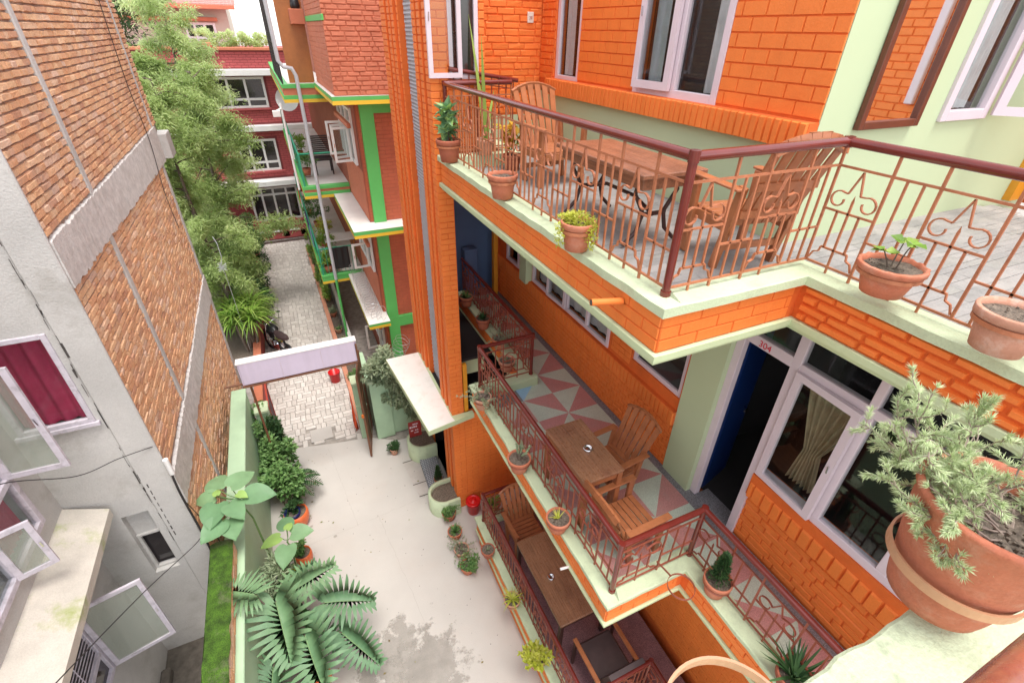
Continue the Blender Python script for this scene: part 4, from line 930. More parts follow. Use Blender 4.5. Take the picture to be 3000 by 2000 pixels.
mb.tube([(0, .1, .75), (.05, .05, .6), (.06, 0, .3), (.02, 0, .1)], .008, 5); mb.tube([(.02, 0, -.1), (.03, 0, -.9), (.01, .02, -2.6)], .006, 5); mb.build('cable', 'wire', T, world=False)
mb = MB(); [mb.tube([rdir() * .02, rdir() * .13 + Vector((0, 0, .02))], .006, 4) for _ in range(26)]; mb.build('wire_ball', 'wire', T, world=False)

# ================================================================ far maroon house
F_ = thing('maroon_house', 'three storey maroon brick house with white bands closing the end of the lane', 'building', (-.5, 23, 0))
mb = MB(); Hw = [(-1.75, 5.25, .12, 6.30), (-1.35, 2.92, .05, 4.12), (-1.4, .85, .45, 2.25)]
wall(mb, 'y', 22.8, .2, -5.5, 5, .26, 7.15, Hw)
bricks(mb, 'y', 22.8, -1, -3.4, 1.6, .3, 7.1, [(-3.4, 6.33, 1.6, 6.58), (-1.9, 5.2, .2, 6.35), (-1.5, 2.87, .12, 4.17), (-1.6, .8, .5, 2.3), (-3.4, 4.42, 1.6, 4.68), (-3.4, 2.38, 1.6, 2.64)], bl=.24, bh=.085, gap=.014, d=.008, taper=.004, jit=.002)
mb.build('brick_front', 'red_brick', F_)
mb = MB(); mb.box((-5.5, 22.99, 0), (5, 30, 7.1)); mb.build('body', 'red_brick', F_)
mb = MB(); mb.bevbox((-5.5, 22.72, 0), (5, 22.84, .26), .01); mb.build('plinth', 'maroon', F_)
for (z, x1, d) in ((6.36, 5, .45), (4.45, 5, .35), (2.40, 5, .55)):
    mb = MB(); mb.bevbox((-5.4, 22.8 - d, z), (x1, 22.8, z + .20), .01); mb.build('white_band', 'white', F_)
mb = MB(); mb.bevbox((-5.5, 22.7, 7.15), (5, 23.05, 7.24), .01); mb.bevbox((-1.62, 22.68, 7.24), (-1.3, 23.0, 7.38), .01); mb.build('parapet_cap', 'n_brick_lit', F_)
for (x0, z0, x1, z1, bars, hb) in ((-1.75, 5.25, .12, 6.30, (-1.15, -.55), (5.55,)), (-1.35, 2.92, .05, 4.12, (-.95, -.45), (3.25,)), (-1.4, .85, .45, 2.25, (-.95, -.5, 0), (1.95,))):
    window(F_, 'y', 22.8, -1, x0, x1, z0, z1, bars=bars, fm='white', w=.08, inset=-.05, fd=.08, hb=hb, cur=[(x0 + .1, x1 - .1)], glass='glass_dark')
mb = MB()
for z in (5.18, 2.86): mb.bevbox((-1.8, 22.66, z), (.18, 22.8, z + .06), .006)
mb.build('window_ledge', 'red_brick', F_)
mb = MB()      # balustrade with round-topped openings
for x0 in (-1.75, -1.05, -.35, .35):
    mb.box((x0 - .12, 22.25, .26), (x0 + .12, 22.37, .95))
    for k in range(7):
        a0, a1 = math.pi * k / 7, math.pi * (k + 1) / 7; cx = x0 + .35
        mb.add([(cx + .23 * math.cos(a), 22.25 + dy, .72 + .20 * math.sin(a)) for a in (a0, a1) for dy in (0, .12)] + [(cx + .34 * math.cos(a), 22.25 + dy, .74 + .30 * math.sin(a)) for a in (a0, a1) for dy in (0, .12)], [(0,1,3,2),(4,6,7,5),(0,2,6,4),(1,5,7,3)])
mb.box((-1.87, 22.25, .20), (.47, 22.37, .5)); mb.build('balustrade', 'red_brick', F_)
mb = MB(); [mb.bevbox((x - .2, 22.22, .5), (x + .2, 22.4, .54), .005) for x in (-1.4, -.7, 0)]; mb.build('balustrade_sill', 'white', F_)
for kk, (x, z, n) in enumerate(((-1.5, 7.35, 3), (-.9, 7.3, 4), (-.3, 7.35, 4), (.15, 7.3, 3))):
    mb = MB(); leafball(mb, (x, 23.3, z + .12), .42, .4, .32, 900, .11, .04, clump=12); tag(mb.build('roof_plant', 'lf_lime'), ('leftmost', 'second from left', 'third from left', 'rightmost')[kk] + ' lime green plant on the flat roof of the maroon house', 'plant', 'roof garden plants on the maroon house')

# beige house behind
H_ = thing('beige_house', 'beige house with pinkish tiled roof behind the lane trees', 'building', (-4, 34, 0))
mb = MB(); wall(mb, 'y', 30, .2, -9, -.75, 0, 8.62, [(-2.6, 5.9, -1.35, 8.0)]); mb.box((-.95, 30.2, 0), (-.75, 38, 8.62)); mb.box((-9, 30.2, 0), (-8.8, 38, 8.6)); mb.build('wall', 'beige', H_)
mb = MB(); n = 26
for i in range(n):
    for j in range(60):
        x = -9.6 + j * .155; y = 29.2 + i * .16; z = 8.66 + i * .07; mb.add([(x, y, z), (x + .15, y, z), (x + .15, y + .17, z + .045), (x, y + .17, z + .045), (x, y, z + .035), (x + .15, y, z + .035), (x + .15, y + .17, z + .09), (x, y + .17, z + .09)], [(4,5,6,7),(0,1,5,4),(1,2,6,5),(3,0,4,7)])
mb.build('roof', 'roof_tile', H_)
mb = MB(); mb.bevbox((-9.7, 29.1, 8.5), (-.35, 29.25, 8.66), .01); mb.bevbox((-5, 29.75, 8.05), (-1.2, 30, 8.2), .01); mb.build('eaves_board', 'n_brick_lit', H_)
window(H_, 'y', 30, -1, -2.6, -1.35, 5.9, 8.0, bars=(-2.2, -1.8), fm='white', w=.1, inset=-.03, hb=(7.4, 6.8), glass='glass_dark')
mb = MB(); mb.bevbox((-2.15, 29.8, 6.2), (-1.55, 29.9, 7.3), .01); mb.build('yellow_shutter', mat('pale_yellow_board', (.75, .62, .3), .7), H_)
mb = MB(); mb.tube([(-3.2, 29.6, 7.9), (-2.6, 29.6, 5.0)], .05, 8); mb.build('downpipe', 'n_wood', H_)
mb = MB(); mb.box((-6.5, 28.0, 4.7), (-3.0, 29.9, 4.9)); [mb.tube([(-6.4 + k * .14, 28.05, 4.9), (-6.4 + k * .14, 28.05, 5.8)], .02, 5) for k in range(25)]; mb.tube([(-6.5, 28.05, 5.8), (-3, 28.05, 5.8)], .03, 6); mb.build('balcony', 'white', H_)

# ================================================================ gate, sign board, lane edges
S_ = thing('sign_board', 'long blank lilac sign board spanning the lane entrance', 'sign board', (-.4, 8.05, 2.6))
mb = MB(); mb.bevbox((-1.37, 7.97, 2.62), (.55, 8.0, 3.05), .003); mb.build('face_sheet', 'sign', S_)
mb = MB(); mb.box((-1.40, 8.003, 2.60), (.58, 8.13, 3.04)); mb.build('back_box', 'sign', S_)
mb = MB(); mb.bevbox((-1.41, 7.965, 3.052), (.59, 8.14, 3.075), .003); mb.build('top_strip', 'white', S_)
mb = MB(); mb.bevbox((-1.41, 7.965, 2.565), (.59, 8.14, 2.598), .003); mb.bevbox((.555, 7.955, 2.6), (.585, 8.0, 2.98), .003); mb.build('bottom_angle', 'gate', S_)
mb = MB(); mb.tube([(-1.3, 8.06, 0.0), (-1.3, 8.06, 2.6)], .02, 8); mb.tube([(-1.385, 8.06, 2.6), (-1.7, 8.06, 2.6)], .02, 8); mb.build('support_post', 'gate', S_)
mb = MB(); mb.tube([(-.73, 7.965, 2.62), (-.73, 7.965, 3.04)], .003, 4); mb.tube([(-.05, 7.965, 2.62), (-.05, 7.965, 3.04)], .003, 4); mb.build('sheet_joint', 'lav', S_)
def pillar(name, x0, y0, x1, y1, h, label, m='mint'):
    T = thing(name, label, 'gate pillar', ((x0 + x1) / 2, (y0 + y1) / 2, 0)); mb = MB(); mb.bevbox((x0, y0, 0), (x1, y1, h), .008); mb.build('shaft', m, T)
    mb = MB(); mb.bevbox((x0 - .02, y0 - .02, h), (x1 + .02, y1 + .02, h + .07), .01); mb.bevbox((x0 - .006, y0 - .006, h * .62), (x1 + .006, y1 + .006, h * .62 + .02), .003); mb.build('cap', 'kerb_green', T); return T
pillar('gate_pillar', .40, 8.72, .62, 9.0, 1.52, 'slim mint green gate pillar on the right of the lane entrance')
pillar('gate_pillar', -1.50, 8.75, -1.28, 9.05, 1.35, 'stepped mint green gate pillar on the left, half covered by leaves')
T = thing('gate_leaf', 'brown metal gate leaf standing open, seen edge on', 'gate', (.5, 8.4, 0)); mb = MB()
d0, d1 = Vector((.475, 8.05)), Vector((.665, 9.0))
def gp(f, z): q = d0.lerp(d1, f); return (q.x, q.y, z)
for f in (0.015, .985): mb.obox(gp(f, .04), gp(f, 2.2), .03, .04)
for z in (.06, .8, 1.5, 2.18): mb.obox(gp(0, z), gp(1, z), .03, .03)
mb.build('frame', 'gate', T); mb = MB(); mb.add([gp(.02, .06), gp(.98, .06), gp(.98, 2.16), gp(.02, 2.16)] + [(a + .006, b, c) for a, b, c in (gp(.02, .06), gp(.98, .06), gp(.98, 2.16), gp(.02, 2.16))], [(0,1,2,3),(7,6,5,4),(0,4,5,1),(1,5,6,2),(2,6,7,3),(3,7,4,0)]); mb.build('sheet', 'gate', T)
mb = MB(); mb.obox(gp(.02, 1.2) , (gp(.02,1.2)[0] - .04, gp(.02,1.2)[1] - .03, 1.2), .03, .08); mb.build('bolt', 'orange', T)
T = thing('gate_leaf', 'red brown gate leaf folded back along the left edge of the lane', 'gate', (-1.26, 9.5, 0)); mb = MB()
for (a, b) in (((-1.28, 9.08), (-1.34, 10.1)),):
    for (p, q) in ((a, b),):
        mb.obox((*p, .06), (*q, .06), .03, .03); mb.obox((*p, 1.24), (*q, 1.24), .03, .03); mb.obox((*p, .04), (*p, 1.26), .03, .03); mb.obox((*q, .04), (*q, 1.26), .03, .03)
mb.build('frame', mat('red_gate_paint', (.42, .05, .03), .45), T); mb = MB(); mb.add([(-1.28, 9.09, .07), (-1.34, 10.09, .07), (-1.34, 10.09, 1.23), (-1.28, 9.09, 1.23), (-1.288, 9.09, .07), (-1.348, 10.09, .07), (-1.348, 10.09, 1.23), (-1.288, 9.09, 1.23)], [(0,1,2,3),(7,6,5,4),(2,6,7,3)]); mb.build('sheet', 'maroon', T)
T = thing('garden_wall', 'mint green garden wall right of the gate, topped by a leafy vine', 'wall', (1.2, 8.6, 0)); mb = MB(); mb.bevbox((.72, 8.55, 0), (1.12, 8.72, 1.58), .008); mb.build('front_panel', 'mint', T)
mb = MB(); mb.bevbox((1.122, 8.62, 0), (1.8, 8.78, 1.3), .008); mb.build('side_panel', 'mint', T); mb = MB(); mb.bevbox((.69, 8.53, 1.58), (1.14, 8.74, 1.64), .008); mb.build('coping', 'kerb_green', T)
mb = MB(); mb.bevbox((.72, 8.725, 0), (.86, 10.3, 1.3), .008); mb.build('return_panel', 'mint', T)
T = thing('yard_vine', 'grey green leafy vine tumbling over the garden wall beside the canopy', 'plant', (1.25, 8.6, 0)); mb = MB()
for k in range(6): branch(mb, (R.uniform(-.2,.2), .12, 0), (R.uniform(-.15,.15), 0, 1), 1.7, .02, .01, 6, .1)
mb.build('stem', 'bark', T, world=False); mb = MB(); leafball(mb, (-.16, .05, 1.85), .40, .40, .36, 1300, .13, .055, clump=22); leafball(mb, (.02, -.14, 1.3), .32, .27, .45, 900, .13, .055, clump=14); leafball(mb, (.28, -.1, .8), .24, .25, .4, 600, .14, .055, clump=12); mb.build('foliage', 'lf_grey', T, world=False)
# razor wire coils
def coil(name, pts, r, turns, label):
    mb = MB(); P = []; A = [Vector(p) for p in pts]; L_ = [(A[i+1] - A[i]).length for i in range(len(A) - 1)]; tot = sum(L_); n = turns * 14
    for i in range(n + 1):
        s_ = tot * i / n; k = 0
        while k < len(L_) - 1 and s_ > L_[k]: s_ -= L_[k]; k += 1
        p = A[k].lerp(A[k+1], s_ / L_[k]); d = (A[k+1] - A[k]).normalized(); sd = d.cross(Vector((0,0,1))).normalized(); an = 2 * math.pi * turns * i / n
        P.append(p + sd * r * math.cos(an) * (1 + .1 * math.sin(i)) + Vector((0,0,1)) * (r + r * math.sin(an)))
    mb.tube(P, .0045, 4, cap=False); return tag(mb.build(name, 'wire'), label, 'razor wire')
coil('razor_wire', [(1.30, 13.0, 2.17), (1.28, 10.3, 2.17), (1.5, 10.1, 2.17)], .16, 22, 'coil of razor wire lying along the lowest white slab of the neighbour house')
coil('razor_wire', [(.80, 8.62, 1.66), (1.3, 8.66, 1.66), (1.75, 9.6, 1.7)], .17, 12, 'coil of razor wire on top of the garden wall behind the vine')
# lane side borders
T = thing('planter_strip', 'low salmon kerbed planter strip along the right side of the lane', 'planter', (.6, 14, 0)); mb = MB(); mb.add([(.40, 9.05, 0), (.52, 9.05, 0), (.36, 21, 0), (.25, 21, 0), (.40, 9.05, .15), (.52, 9.05, .15), (.36, 21, .15), (.25, 21, .15)], [(4,5,6,7),(3,2,1,0),(0,1,5,4),(1,2,6,5),(2,3,7,6),(3,0,4,7)]); mb.build('kerb', mat('salmon_kerb', (.62, .27, .17), .8, .1, 4), T)
mb = MB(); mb.add([(.52, 9.05, .1), (.74, 9.05, .1), (.62, 21, .1), (.36, 21, .1)], [(0,1,2,3)]); mb.build('soil', 'soil', T)
mb = MB(); mb.bevbox((.75, 10.4, 0), (.84, 21, .42), .008); mb.build('back_wall', 'n_white', T)
gg = 'potted plants along the lane kerb'
T = thing('low_red_wall', 'low dark red planter wall along the left side of the lane', 'wall', (-1.6, 14, 0)); mb = MB(); mb.bevbox((-1.66, 10.2, 0), (-1.52, 21.5, .62), .01); mb.build('face', mat('dark_red_wall', (.36, .045, .03), .7, .1, 4), T); mb = MB(); mb.bevbox((-1.69, 10.2, .62), (-1.50, 21.5, .66), .008); mb.build('coping', 'n_brick_lit', T)
mb = MB(); mb.box((-2.6, 12.2, 0), (-1.67, 21.5, .5)); struct(mb.build('planting_bed', 'soil'))
T = thing('rear_boundary_wall', 'grey boundary wall behind the lane planting on the left', 'wall', (-3.6, 17, 0)); mb = MB(); mb.bevbox((-3.75, 12.1, 0), (-3.6, 24, 2.2), .01); mb.build('panel', 'cement', T)
# ================================================================ furniture
def chair_proto(label, group):
    T = thing('wooden_armchair', label, 'armchair', (0,0,0), 0, group)
    mb = MB(); [mb.bevbox((-.235, y, .345), (.235, y + .066, .363), .004) for y in (-.24, -.165, -.09, -.015, .06, .135)]; mb.build('seat', 'wood', T, world=False)
    for sx in (-1, 1):
        mb = MB(); mb.bevbox((sx*.265 - .02, -.25, 0), (sx*.265 + .02, -.18, .575), .005); mb.build('leg', 'wood', T, world=False)
        mb = MB(); mb.obox((sx*.25, .13, 0), (sx*.25, .235, .60), .035, .06, (0, 1, 0)); mb.build('leg', 'wood', T, world=False)
        mb = MB(); mb.bevbox((sx*.285 - .038, -.28, .577), (sx*.285 + .038, .27, .597), .006); mb.build('armrest', 'wood', T, world=False)
        mb = MB(); mb.bevbox((sx*.238 - .012, -.24, .27), (sx*.238 + .012, .22, .343), .004); mb.build('side_rail', 'wood', T, world=False)
    mb = MB(); mb.bevbox((-.22, -.245, .27), (.22, -.222, .343), .004); mb.bevbox((-.23, .13, .13), (.23, .16, .18), .004); mb.build('front_rail', 'wood', T, world=False)
    bk = MB(); n = 6
    for i in range(n):
        f = (i - (n - 1) / 2) / ((n - 1) / 2); x0 = f * .19; x1 = f * .235; zt = .965 - .075 * f * f; w_ = .066
        y0, y1 = .19, .19 + (zt - .33) * .40
        bk.add([(x0 - w_/2, y0, .33), (x0 + w_/2, y0, .33), (x1 + w_/2, y1, zt - .01 * abs(f)), (x1 - w_/2, y1, zt), (x0 - w_/2, y0 + .016, .33), (x0 + w_/2, y0 + .016, .33), (x1 + w_/2, y1 + .016, zt - .01 * abs(f)), (x1 - w_/2, y1 + .016, zt)], [(0,1,2,3),(7,6,5,4),(0,4,5,1),(1,5,6,2),(2,6,7,3),(3,7,4,0)])
    bk.build('backrest', 'wood', T, world=False)
    mb = MB(); pts = []
    for i in range(9):
        f = -1 + i / 4; zt = .925 - .07 * f * f; pts.append((f * .27, .215 + (zt - .33) * .40, zt))
    for a, b in zip(pts, pts[1:]): mb.obox(a, b, .03, .07, (0, -.28, 1))
    for z in (.42, .62): mb.obox((-.24, .215 + (z - .33) * .4, z), (.24, .215 + (z - .33) * .4, z), .025, .05)
    mb.build('back_support', 'wood', T, world=False)
    return T
GA = 'slatted wooden armchairs on the balconies'
ch = chair_proto('orange brown slatted armchair facing the small table, back against the middle wall', GA)
ch.location = (2.68, 2.98, 3.555); ch.rotation_euler = (0, 0, rad(-84))
c2 = copy_tree(ch, (2.39, 2.28, 3.555), rad(92), 'slatted armchair by the corner railing of the middle balcony, seen from above')
copy_tree(ch, (2.44, 4.50, .58), rad(2), 'slatted armchair at the far end of the lowest balcony table')
copy_tree(ch, (2.76, 4.92, 6.48), rad(4), 'fan backed armchair at the far end of the top balcony table')
copy_tree(ch, (2.98, 2.44, 6.48), rad(172), 'fan backed armchair at the near end of the top balcony, its back to the railing')
ch.scale = (.92, .92, .90); c2.scale = (.92, .92, .90)
def table(name, x0, y0, x1, y1, z0, h, label, m, mt, iron=False, th=.03):
    T = thing(name, label, 'table', ((x0+x1)/2, (y0+y1)/2, z0)); mb = MB(); mb.bevbox((x0, y0, z0 + h - th), (x1, y1, z0 + h), .006); mb.build('tabletop', mt, T)
    if iron:
        for yy in (y0 + .18, y1 - .18):
            mb = MB(); cx = (x0 + x1) / 2
            for s_ in (-1, 1):
                mb.tube([(cx + s_*.16, yy, z0 + h - th - .01), (cx + s_*.20, yy, z0 + .42), (cx + s_*.10, yy, z0 + .26), (cx + s_*.14, yy, z0 + .12), (cx + s_*.25, yy, z0 + .02)], .017, 8)
            mb.obox((cx - .2, yy, z0 + h - th - .02), (cx + .2, yy, z0 + h - th - .02), .03, .03); mb.obox((cx - .12, yy, z0 + .25), (cx + .12, yy, z0 + .25), .02, .03); mb.build('leg', 'wood_dark', T)
        mb = MB(); cx = (x0 + x1) / 2; mb.tube([(cx, y0 + .18, z0 + .24), (cx, (y0+y1)/2 - .2, z0 + .32), (cx, (y0+y1)/2 + .2, z0 + .32), (cx, y1 - .18, z0 + .24)], .016, 8); mb.build('stretcher', 'wood_dark', T)
        mb = MB(); mb.bevbox((x0 + .05, y0 + .05, z0 + h - th - .09), (x1 - .05, y1 - .05, z0 + h - th), .006); mb.build('apron', m, T)
    else:
        for sx, sy in ((x0 + .035, y0 + .035), (x1 - .035, y0 + .035), (x0 + .035, y1 - .035), (x1 - .035, y1 - .035)):
            mb = MB(); mb.bevbox((sx - .03, sy - .03, z0), (sx + .03, sy + .03, z0 + h - th), .005); mb.build('leg', m, T)
        mb = MB(); mb.bevbox((x0 + .02, y0 + .066, z0 + h - th - .08), (x0 + .045, y1 - .066, z0 + h - th), .003); mb.bevbox((x1 - .045, y0 + .066, z0 + h - th - .08), (x1 - .02, y1 - .066, z0 + h - th), .003); mb.bevbox((x0 + .066, y0 + .02, z0 + h - th - .08), (x1 - .066, y0 + .045, z0 + h - th), .003); mb.build('apron', m, T)
    return T
def woodgrain(m, ax):
    nt = m.node_tree; b = nt.nodes['Principled BSDF']; src = b.inputs['Base Color'].links[0].from_socket
    g = nt.nodes.new('ShaderNodeNewGeometry'); mp = nt.nodes.new('ShaderNodeMapping'); mp.inputs['Scale'].default_value = (60, 3, 60) if ax == 'y' else (3, 60, 60); nt.links.new(g.outputs['Position'], mp.inputs[0])
    n = nt.nodes.new('ShaderNodeTexNoise'); n.inputs['Scale'].default_value = 1; n.inputs['Detail'].default_value = 4; nt.links.new(mp.outputs[0], n.inputs[0])
    r = nt.nodes.new('ShaderNodeMapRange'); r.inputs[1].default_value = .3; r.inputs[2].default_value = .7; r.inputs[3].default_value = .72; r.inputs[4].default_value = 1.22; nt.links.new(n.outputs[0], r.inputs[0])
    v = nt.nodes.new('ShaderNodeVectorMath'); v.operation = 'SCALE'; nt.links.new(src, v.inputs[0]); nt.links.new(r.outputs[0], v.inputs['Scale']); nt.links.new(v.outputs[0], b.inputs['Base Color'])
woodgrain(M['wood_brown'], 'y'); M['wood_top'] = mat('worn_table_top', (.33, .16, .085), .32, .2, 2.2, .1, 40, coat=.4, stain=(.17, .06, .04), stain_amt=.6, stain_scale=1.3); woodgrain(M['wood_top'], 'y')
table('wooden_table', 2.0, 2.52, 2.45, 3.34, 3.556, .74, 'small rectangular brown wooden table on the tiled middle balcony', 'wood', 'wood_top')
table('long_table', 2.08, 2.70, 2.86, 4.08, .58, .72, 'long dark wooden table with worn glossy top on the lowest balcony', 'wood_dark', 'wood_top', th=.04)
table('iron_leg_table', 2.27, 2.72, 2.86, 3.98, 6.478, .60, 'low wooden table with curved dark iron legs on the top balcony', 'wood_brown', 'wood_brown', iron=True, th=.035)
def ashtray(loc, label):
    mb = MB(); mb.lathe([(.0, 0), (.045, 0), (.052, .012), (.048, .026), (.040, .026), (.034, .018), (.022, .010), (.0, .010)], (0,0,0), 24)
    o = mb.build('ashtray', 'chrome', None); o.location = loc; tag(o, label, 'ashtray', 'round steel ashtrays'); return o
ashtray((2.26, 2.90, 4.298), 'round steel ashtray on the small table of the middle balcony'); ashtray((2.29, 3.36, 1.302), 'round steel ashtray in the middle of the long lowest table')
T = thing('cushioned_chair', 'dark cushioned armchair tucked under the near end of the long table', 'armchair', (2.52, 2.28, .58), rad(180))
mb = MB(); mb.bevbox((-.26, -.26, .34), (.26, .25, .43), .03); mb.build('seat_cushion', 'cushion', T, world=False)
mb = MB(); mb.obox((-.0, .24, .40), (0, .40, .88), .50, .06, (0, 1, 0)); mb.build('backrest', 'cushion', T, world=False)
for sx in (-1, 1):
    mb = MB(); mb.bevbox((sx*.30 - .03, -.28, .56), (sx*.30 + .03, .30, .59), .008); mb.build('armrest', 'wood', T, world=False)
    for yy in (-.24, .24): mb = MB(); mb.bevbox((sx*.30 - .02, yy - .02, 0), (sx*.30 + .02, yy + .02, .56), .004); mb.build('leg', 'wood_dark', T, world=False)
# mirror on the green wall
T = thing('wall_mirror', 'tall brown framed mirror on the pale green wall reflecting orange brickwork', 'mirror', (4.3, 2.45, 7.3)); mb = MB()
frame(mb, 'y', 2.495, -.045, 3.99, 4.73, 7.32, 9.1, .055); mb.build('frame', 'brown_frame', T); mb = MB(); mb.box((4.04, 2.478, 7.37), (4.68, 2.49, 9.05)); mb.build('glass', 'mirror', T)

# ================================================================ pots
def pot(name, loc, r, h, label, kind, cat='potted plant', m='terracotta', group='terracotta pots along the balcony kerbs', wav=None, fill=.86):
    T = thing(name, label, cat, loc, R.uniform(0, 6), group)
    rb = r * (.66 if kind[0] != 'bowl' else .62)
    mb = MB(); prof = [(0, 0), (rb, 0), (rb + (r*.9 - rb) * .45, h * .42), (rb + (r*.9 - rb) * .47, h*.46), (r * .90, h * .78), (r * .98, h * .80), (r, h * .97), (r * .98, h), (r * .88, h), (r * .85, h * .86), (r * .80, h * .6)]
    mb.lathe(prof, (0,0,0), 36, wav=wav); mb.build('pot', (m if m != 'terracotta' or kind[0] == 'bowl' else R.choice(('terracotta', 'terracotta', 'terracotta_pale', 'terracotta_dark'))), T, world=False)
    mb = MB(); n = 22; c = h * fill; vs = [(0, 0, c)]; 
    for q in (.45, .86):
        for j in range(n): a = 6.2832 * j / n; vs.append((r * q * math.cos(a), r * q * math.sin(a), c + R.uniform(-.006, .006)))
    mb.add(vs, [(0, 1 + j, 1 + (j+1) % n) for j in range(n)] + [(1 + j, 1 + n + j, 1 + n + (j+1) % n, 1 + (j+1) % n) for j in range(n)], 0, smooth=True)
    for _ in range(26): a = R.uniform(0, 6.28); q = r * .78 * R.random() ** .5; s_ = R.uniform(.003, .009); mb.box((q * math.cos(a), q * math.sin(a), c - .004), (q * math.cos(a) + s_, q * math.sin(a) + s_, c + s_))
    mb.build('soil', 'soil', T, world=False)
    f = MB(); k = kind[1]; fm = kind[2]; sc = r / .13
    if k == 'rosette': blades(f, (0,0,c), 60, .15 * sc, .024 * sc, (.25, 1.45), (-.3, .5), .02)
    elif k == 'sparse': blades(f, (0,0,c), 14, .11 * sc, .014 * sc, (.6, 1.4), (.1, .9), .015)
    elif k == 'spider': blades(f, (0,0,c), 60, .22 * sc, .014 * sc, (.5, 1.3), (1.2, 2.6), .03)
    elif k == 'aloe': blades(f, (0,0,c), 60, .30, .026, (.2, 1.35), (-.5, .6), .03)
    elif k == 'bush': leafball(f, (0, 0, c + .09 * sc), .17 * sc, .17 * sc, .13 * sc, 700, .042, .02, clump=22)
    elif k == 'trail':
        leafball(f, (0, 0, c + .03), .12 * sc, .12 * sc, .05, 700, .03, .012, clump=24)
        for a in (0.3, 2.2, 3.6, 5.1): leafball(f, (r * 1.05 * math.cos(a), r * 1.05 * math.sin(a), c - .05), .035, .035, .09, 110, .028, .012)
    elif k == 'yellow': leafball(f, (0, 0, c + .10), .17, .17, .13, 300, .075, .045, clump=18)
    elif k == 'broad':
        s_ = MB(); st = []
        for _ in range(4): p_, d_ = branch(s_, (0, 0, c - .01), (R.uniform(-.25,.25), R.uniform(-.25,.25), 1), kind[3], .006, .004, 5, .12); st += p_[2:]
        s_.build('stem', 'bark', T, world=False)
        for q in st:
            for _ in range(kind[4]): d_ = rdir(.1); leaf(f, q, d_, .15 * R.uniform(.7, 1.2), .085, fold=.15)
    elif k == 'blade3':
        for (az, l, rs) in ((2.6, .68, 1.42), (.3, .80, 1.40), (1.3, .45, 1.45), (4.2, .5, 1.36), (5.4, .36, 1.2)): blade(f, (0, 0, c), az, l * 1.65, .065, rs, .1)
    elif k == 'grey':
        s_ = MB()
        for _ in range(26):
            d_ = Vector((R.uniform(-1,1), R.uniform(-1,1), R.uniform(-.1, 1.1))); p_, e_ = branch(s_, (0, 0, c - .01), d_, R.uniform(.18, .38) * sc, .004, .0015, 6, .3, -.05)
            for q in p_[2:]: needle_tuft(f, q, e_, 10, .042, .007)
        s_.build('stem', 'twig', T, world=False)
    elif k == 'cactus':
        s_ = MB(); s_.tube([(0, 0, c - .02), (0, 0, c + .09)], [.026, .022], 8)
        s_.build('stem', 'bark', T, world=False)
        for (dx, dy, l) in ((-.03, 0, .16), (.02, .02, .13), (.10, -.03, .19), (0, .05, .1)):
            pts = [(dx * .3, dy * .3, c + .07), (dx * .8, dy, c + .07 + l * .4), (dx * 1.2, dy, c + .07 + l)]; f.tube(pts, [.012, .013, .008], 6)
            for _ in range(26): u = R.random(); q = Vector(pts[1]).lerp(Vector(pts[2]), u); leaf(f, q, rdir(), .03, .012)
    elif k == 'cypress':
        s_ = MB(); s_.tube([(0, 0, c - .01), (.01, .01, c + .30)], [.012, .005], 6); s_.build('stem', 'bark', T, world=False)
        for _ in range(1100):
            z = R.random(); q = (.085 * (1 - z) + .02) * (.5 + .5 * abs(math.sin(z * 14))); a = R.uniform(0, 6.28); d_ = Vector((math.cos(a), math.sin(a), R.uniform(.2, 1.3)))
            leaf(f, (q * R.random() * math.cos(a) + .01, q * R.random() * math.sin(a), c + .02 + z * .34), d_, .035, .012)
    elif k == 'few':
        s_ = MB(); 
        for (a, z) in ((.5, .10), (2.5, .06), (4.4, .12)): p_, e_ = branch(s_, (.02 * math.cos(a), .02 * math.sin(a), c - .01), (math.cos(a) * .35, math.sin(a) * .35, 1), z + .05, .005, .003, 4, .15); [leaf(f, p_[-1], Vector((math.cos(b), math.sin(b), R.uniform(-.1, .3))), .075, .075, fold=.12) for b in (a, a + 1.3, a - 1.2, a + 2.8)]
        s_.build('stem', 'bark', T, world=False)
    if f.f: f.build('foliage', fm, T, world=False)
    return T
ring_mb = []
def hang_ring(x, y, z, r, rail, m='bars'):
    mb = MB(); n = 28; P = [(x + r * math.cos(6.2832 * i / n), y + r * math.sin(6.2832 * i / n)) for i in range(n)]
    vs = []; 
    for (a, b) in P: vs += [(a, b, z - .011), (a, b, z + .011)]
    for (a, b) in P: d = Vector((a - x, b - y)).normalized() * .004; vs += [(a + d.x, b + d.y, z - .011), (a + d.x, b + d.y, z + .011)]
    o = 2 * n; fs = []
    for i in range(n):
        j = (i + 1) % n; fs += [(2*i, 2*i+1, 2*j+1, 2*j), (o+2*i, o+2*j, o+2*j+1, o+2*i+1), (2*i+1, o+2*i+1, o+2*j+1, 2*j+1), (2*i, 2*j, o+2*j, o+2*i)]
    mb.add(vs, fs); v = Vector((rail[0] - x, rail[1] - y)); e = v.normalized() * r; mb.obox((x + e.x, y + e.y, z), (rail[0], rail[1], z), .006, .022); mb.build('pot_ring', m, G)
def kpot(x, y, zk, r, h, label, kind, rail, **kw):
    zb = zk + .012; pot('potted_plant', (x, y, zb), r, h, label, kind, **kw)
    hang_ring(x, y, zb + h * .70, r * .90 + .004, rail, 'bars' if zk > 6 else 'bars_red')
kpot(1.80, 5.60, 6.61, .145, .24, 'terracotta pot with a leafy plant at the far end of the top balcony kerb', ('p', 'broad', 'lf_big', .34, 7), (1.90, 5.60))
kpot(1.79, 4.05, 6.61, .135, .21, 'wavy rimmed bare terracotta pot, second on the top balcony kerb', ('p', 'none', 'lf_mid'), (1.90, 4.05), wav=(.006, .12, 12))
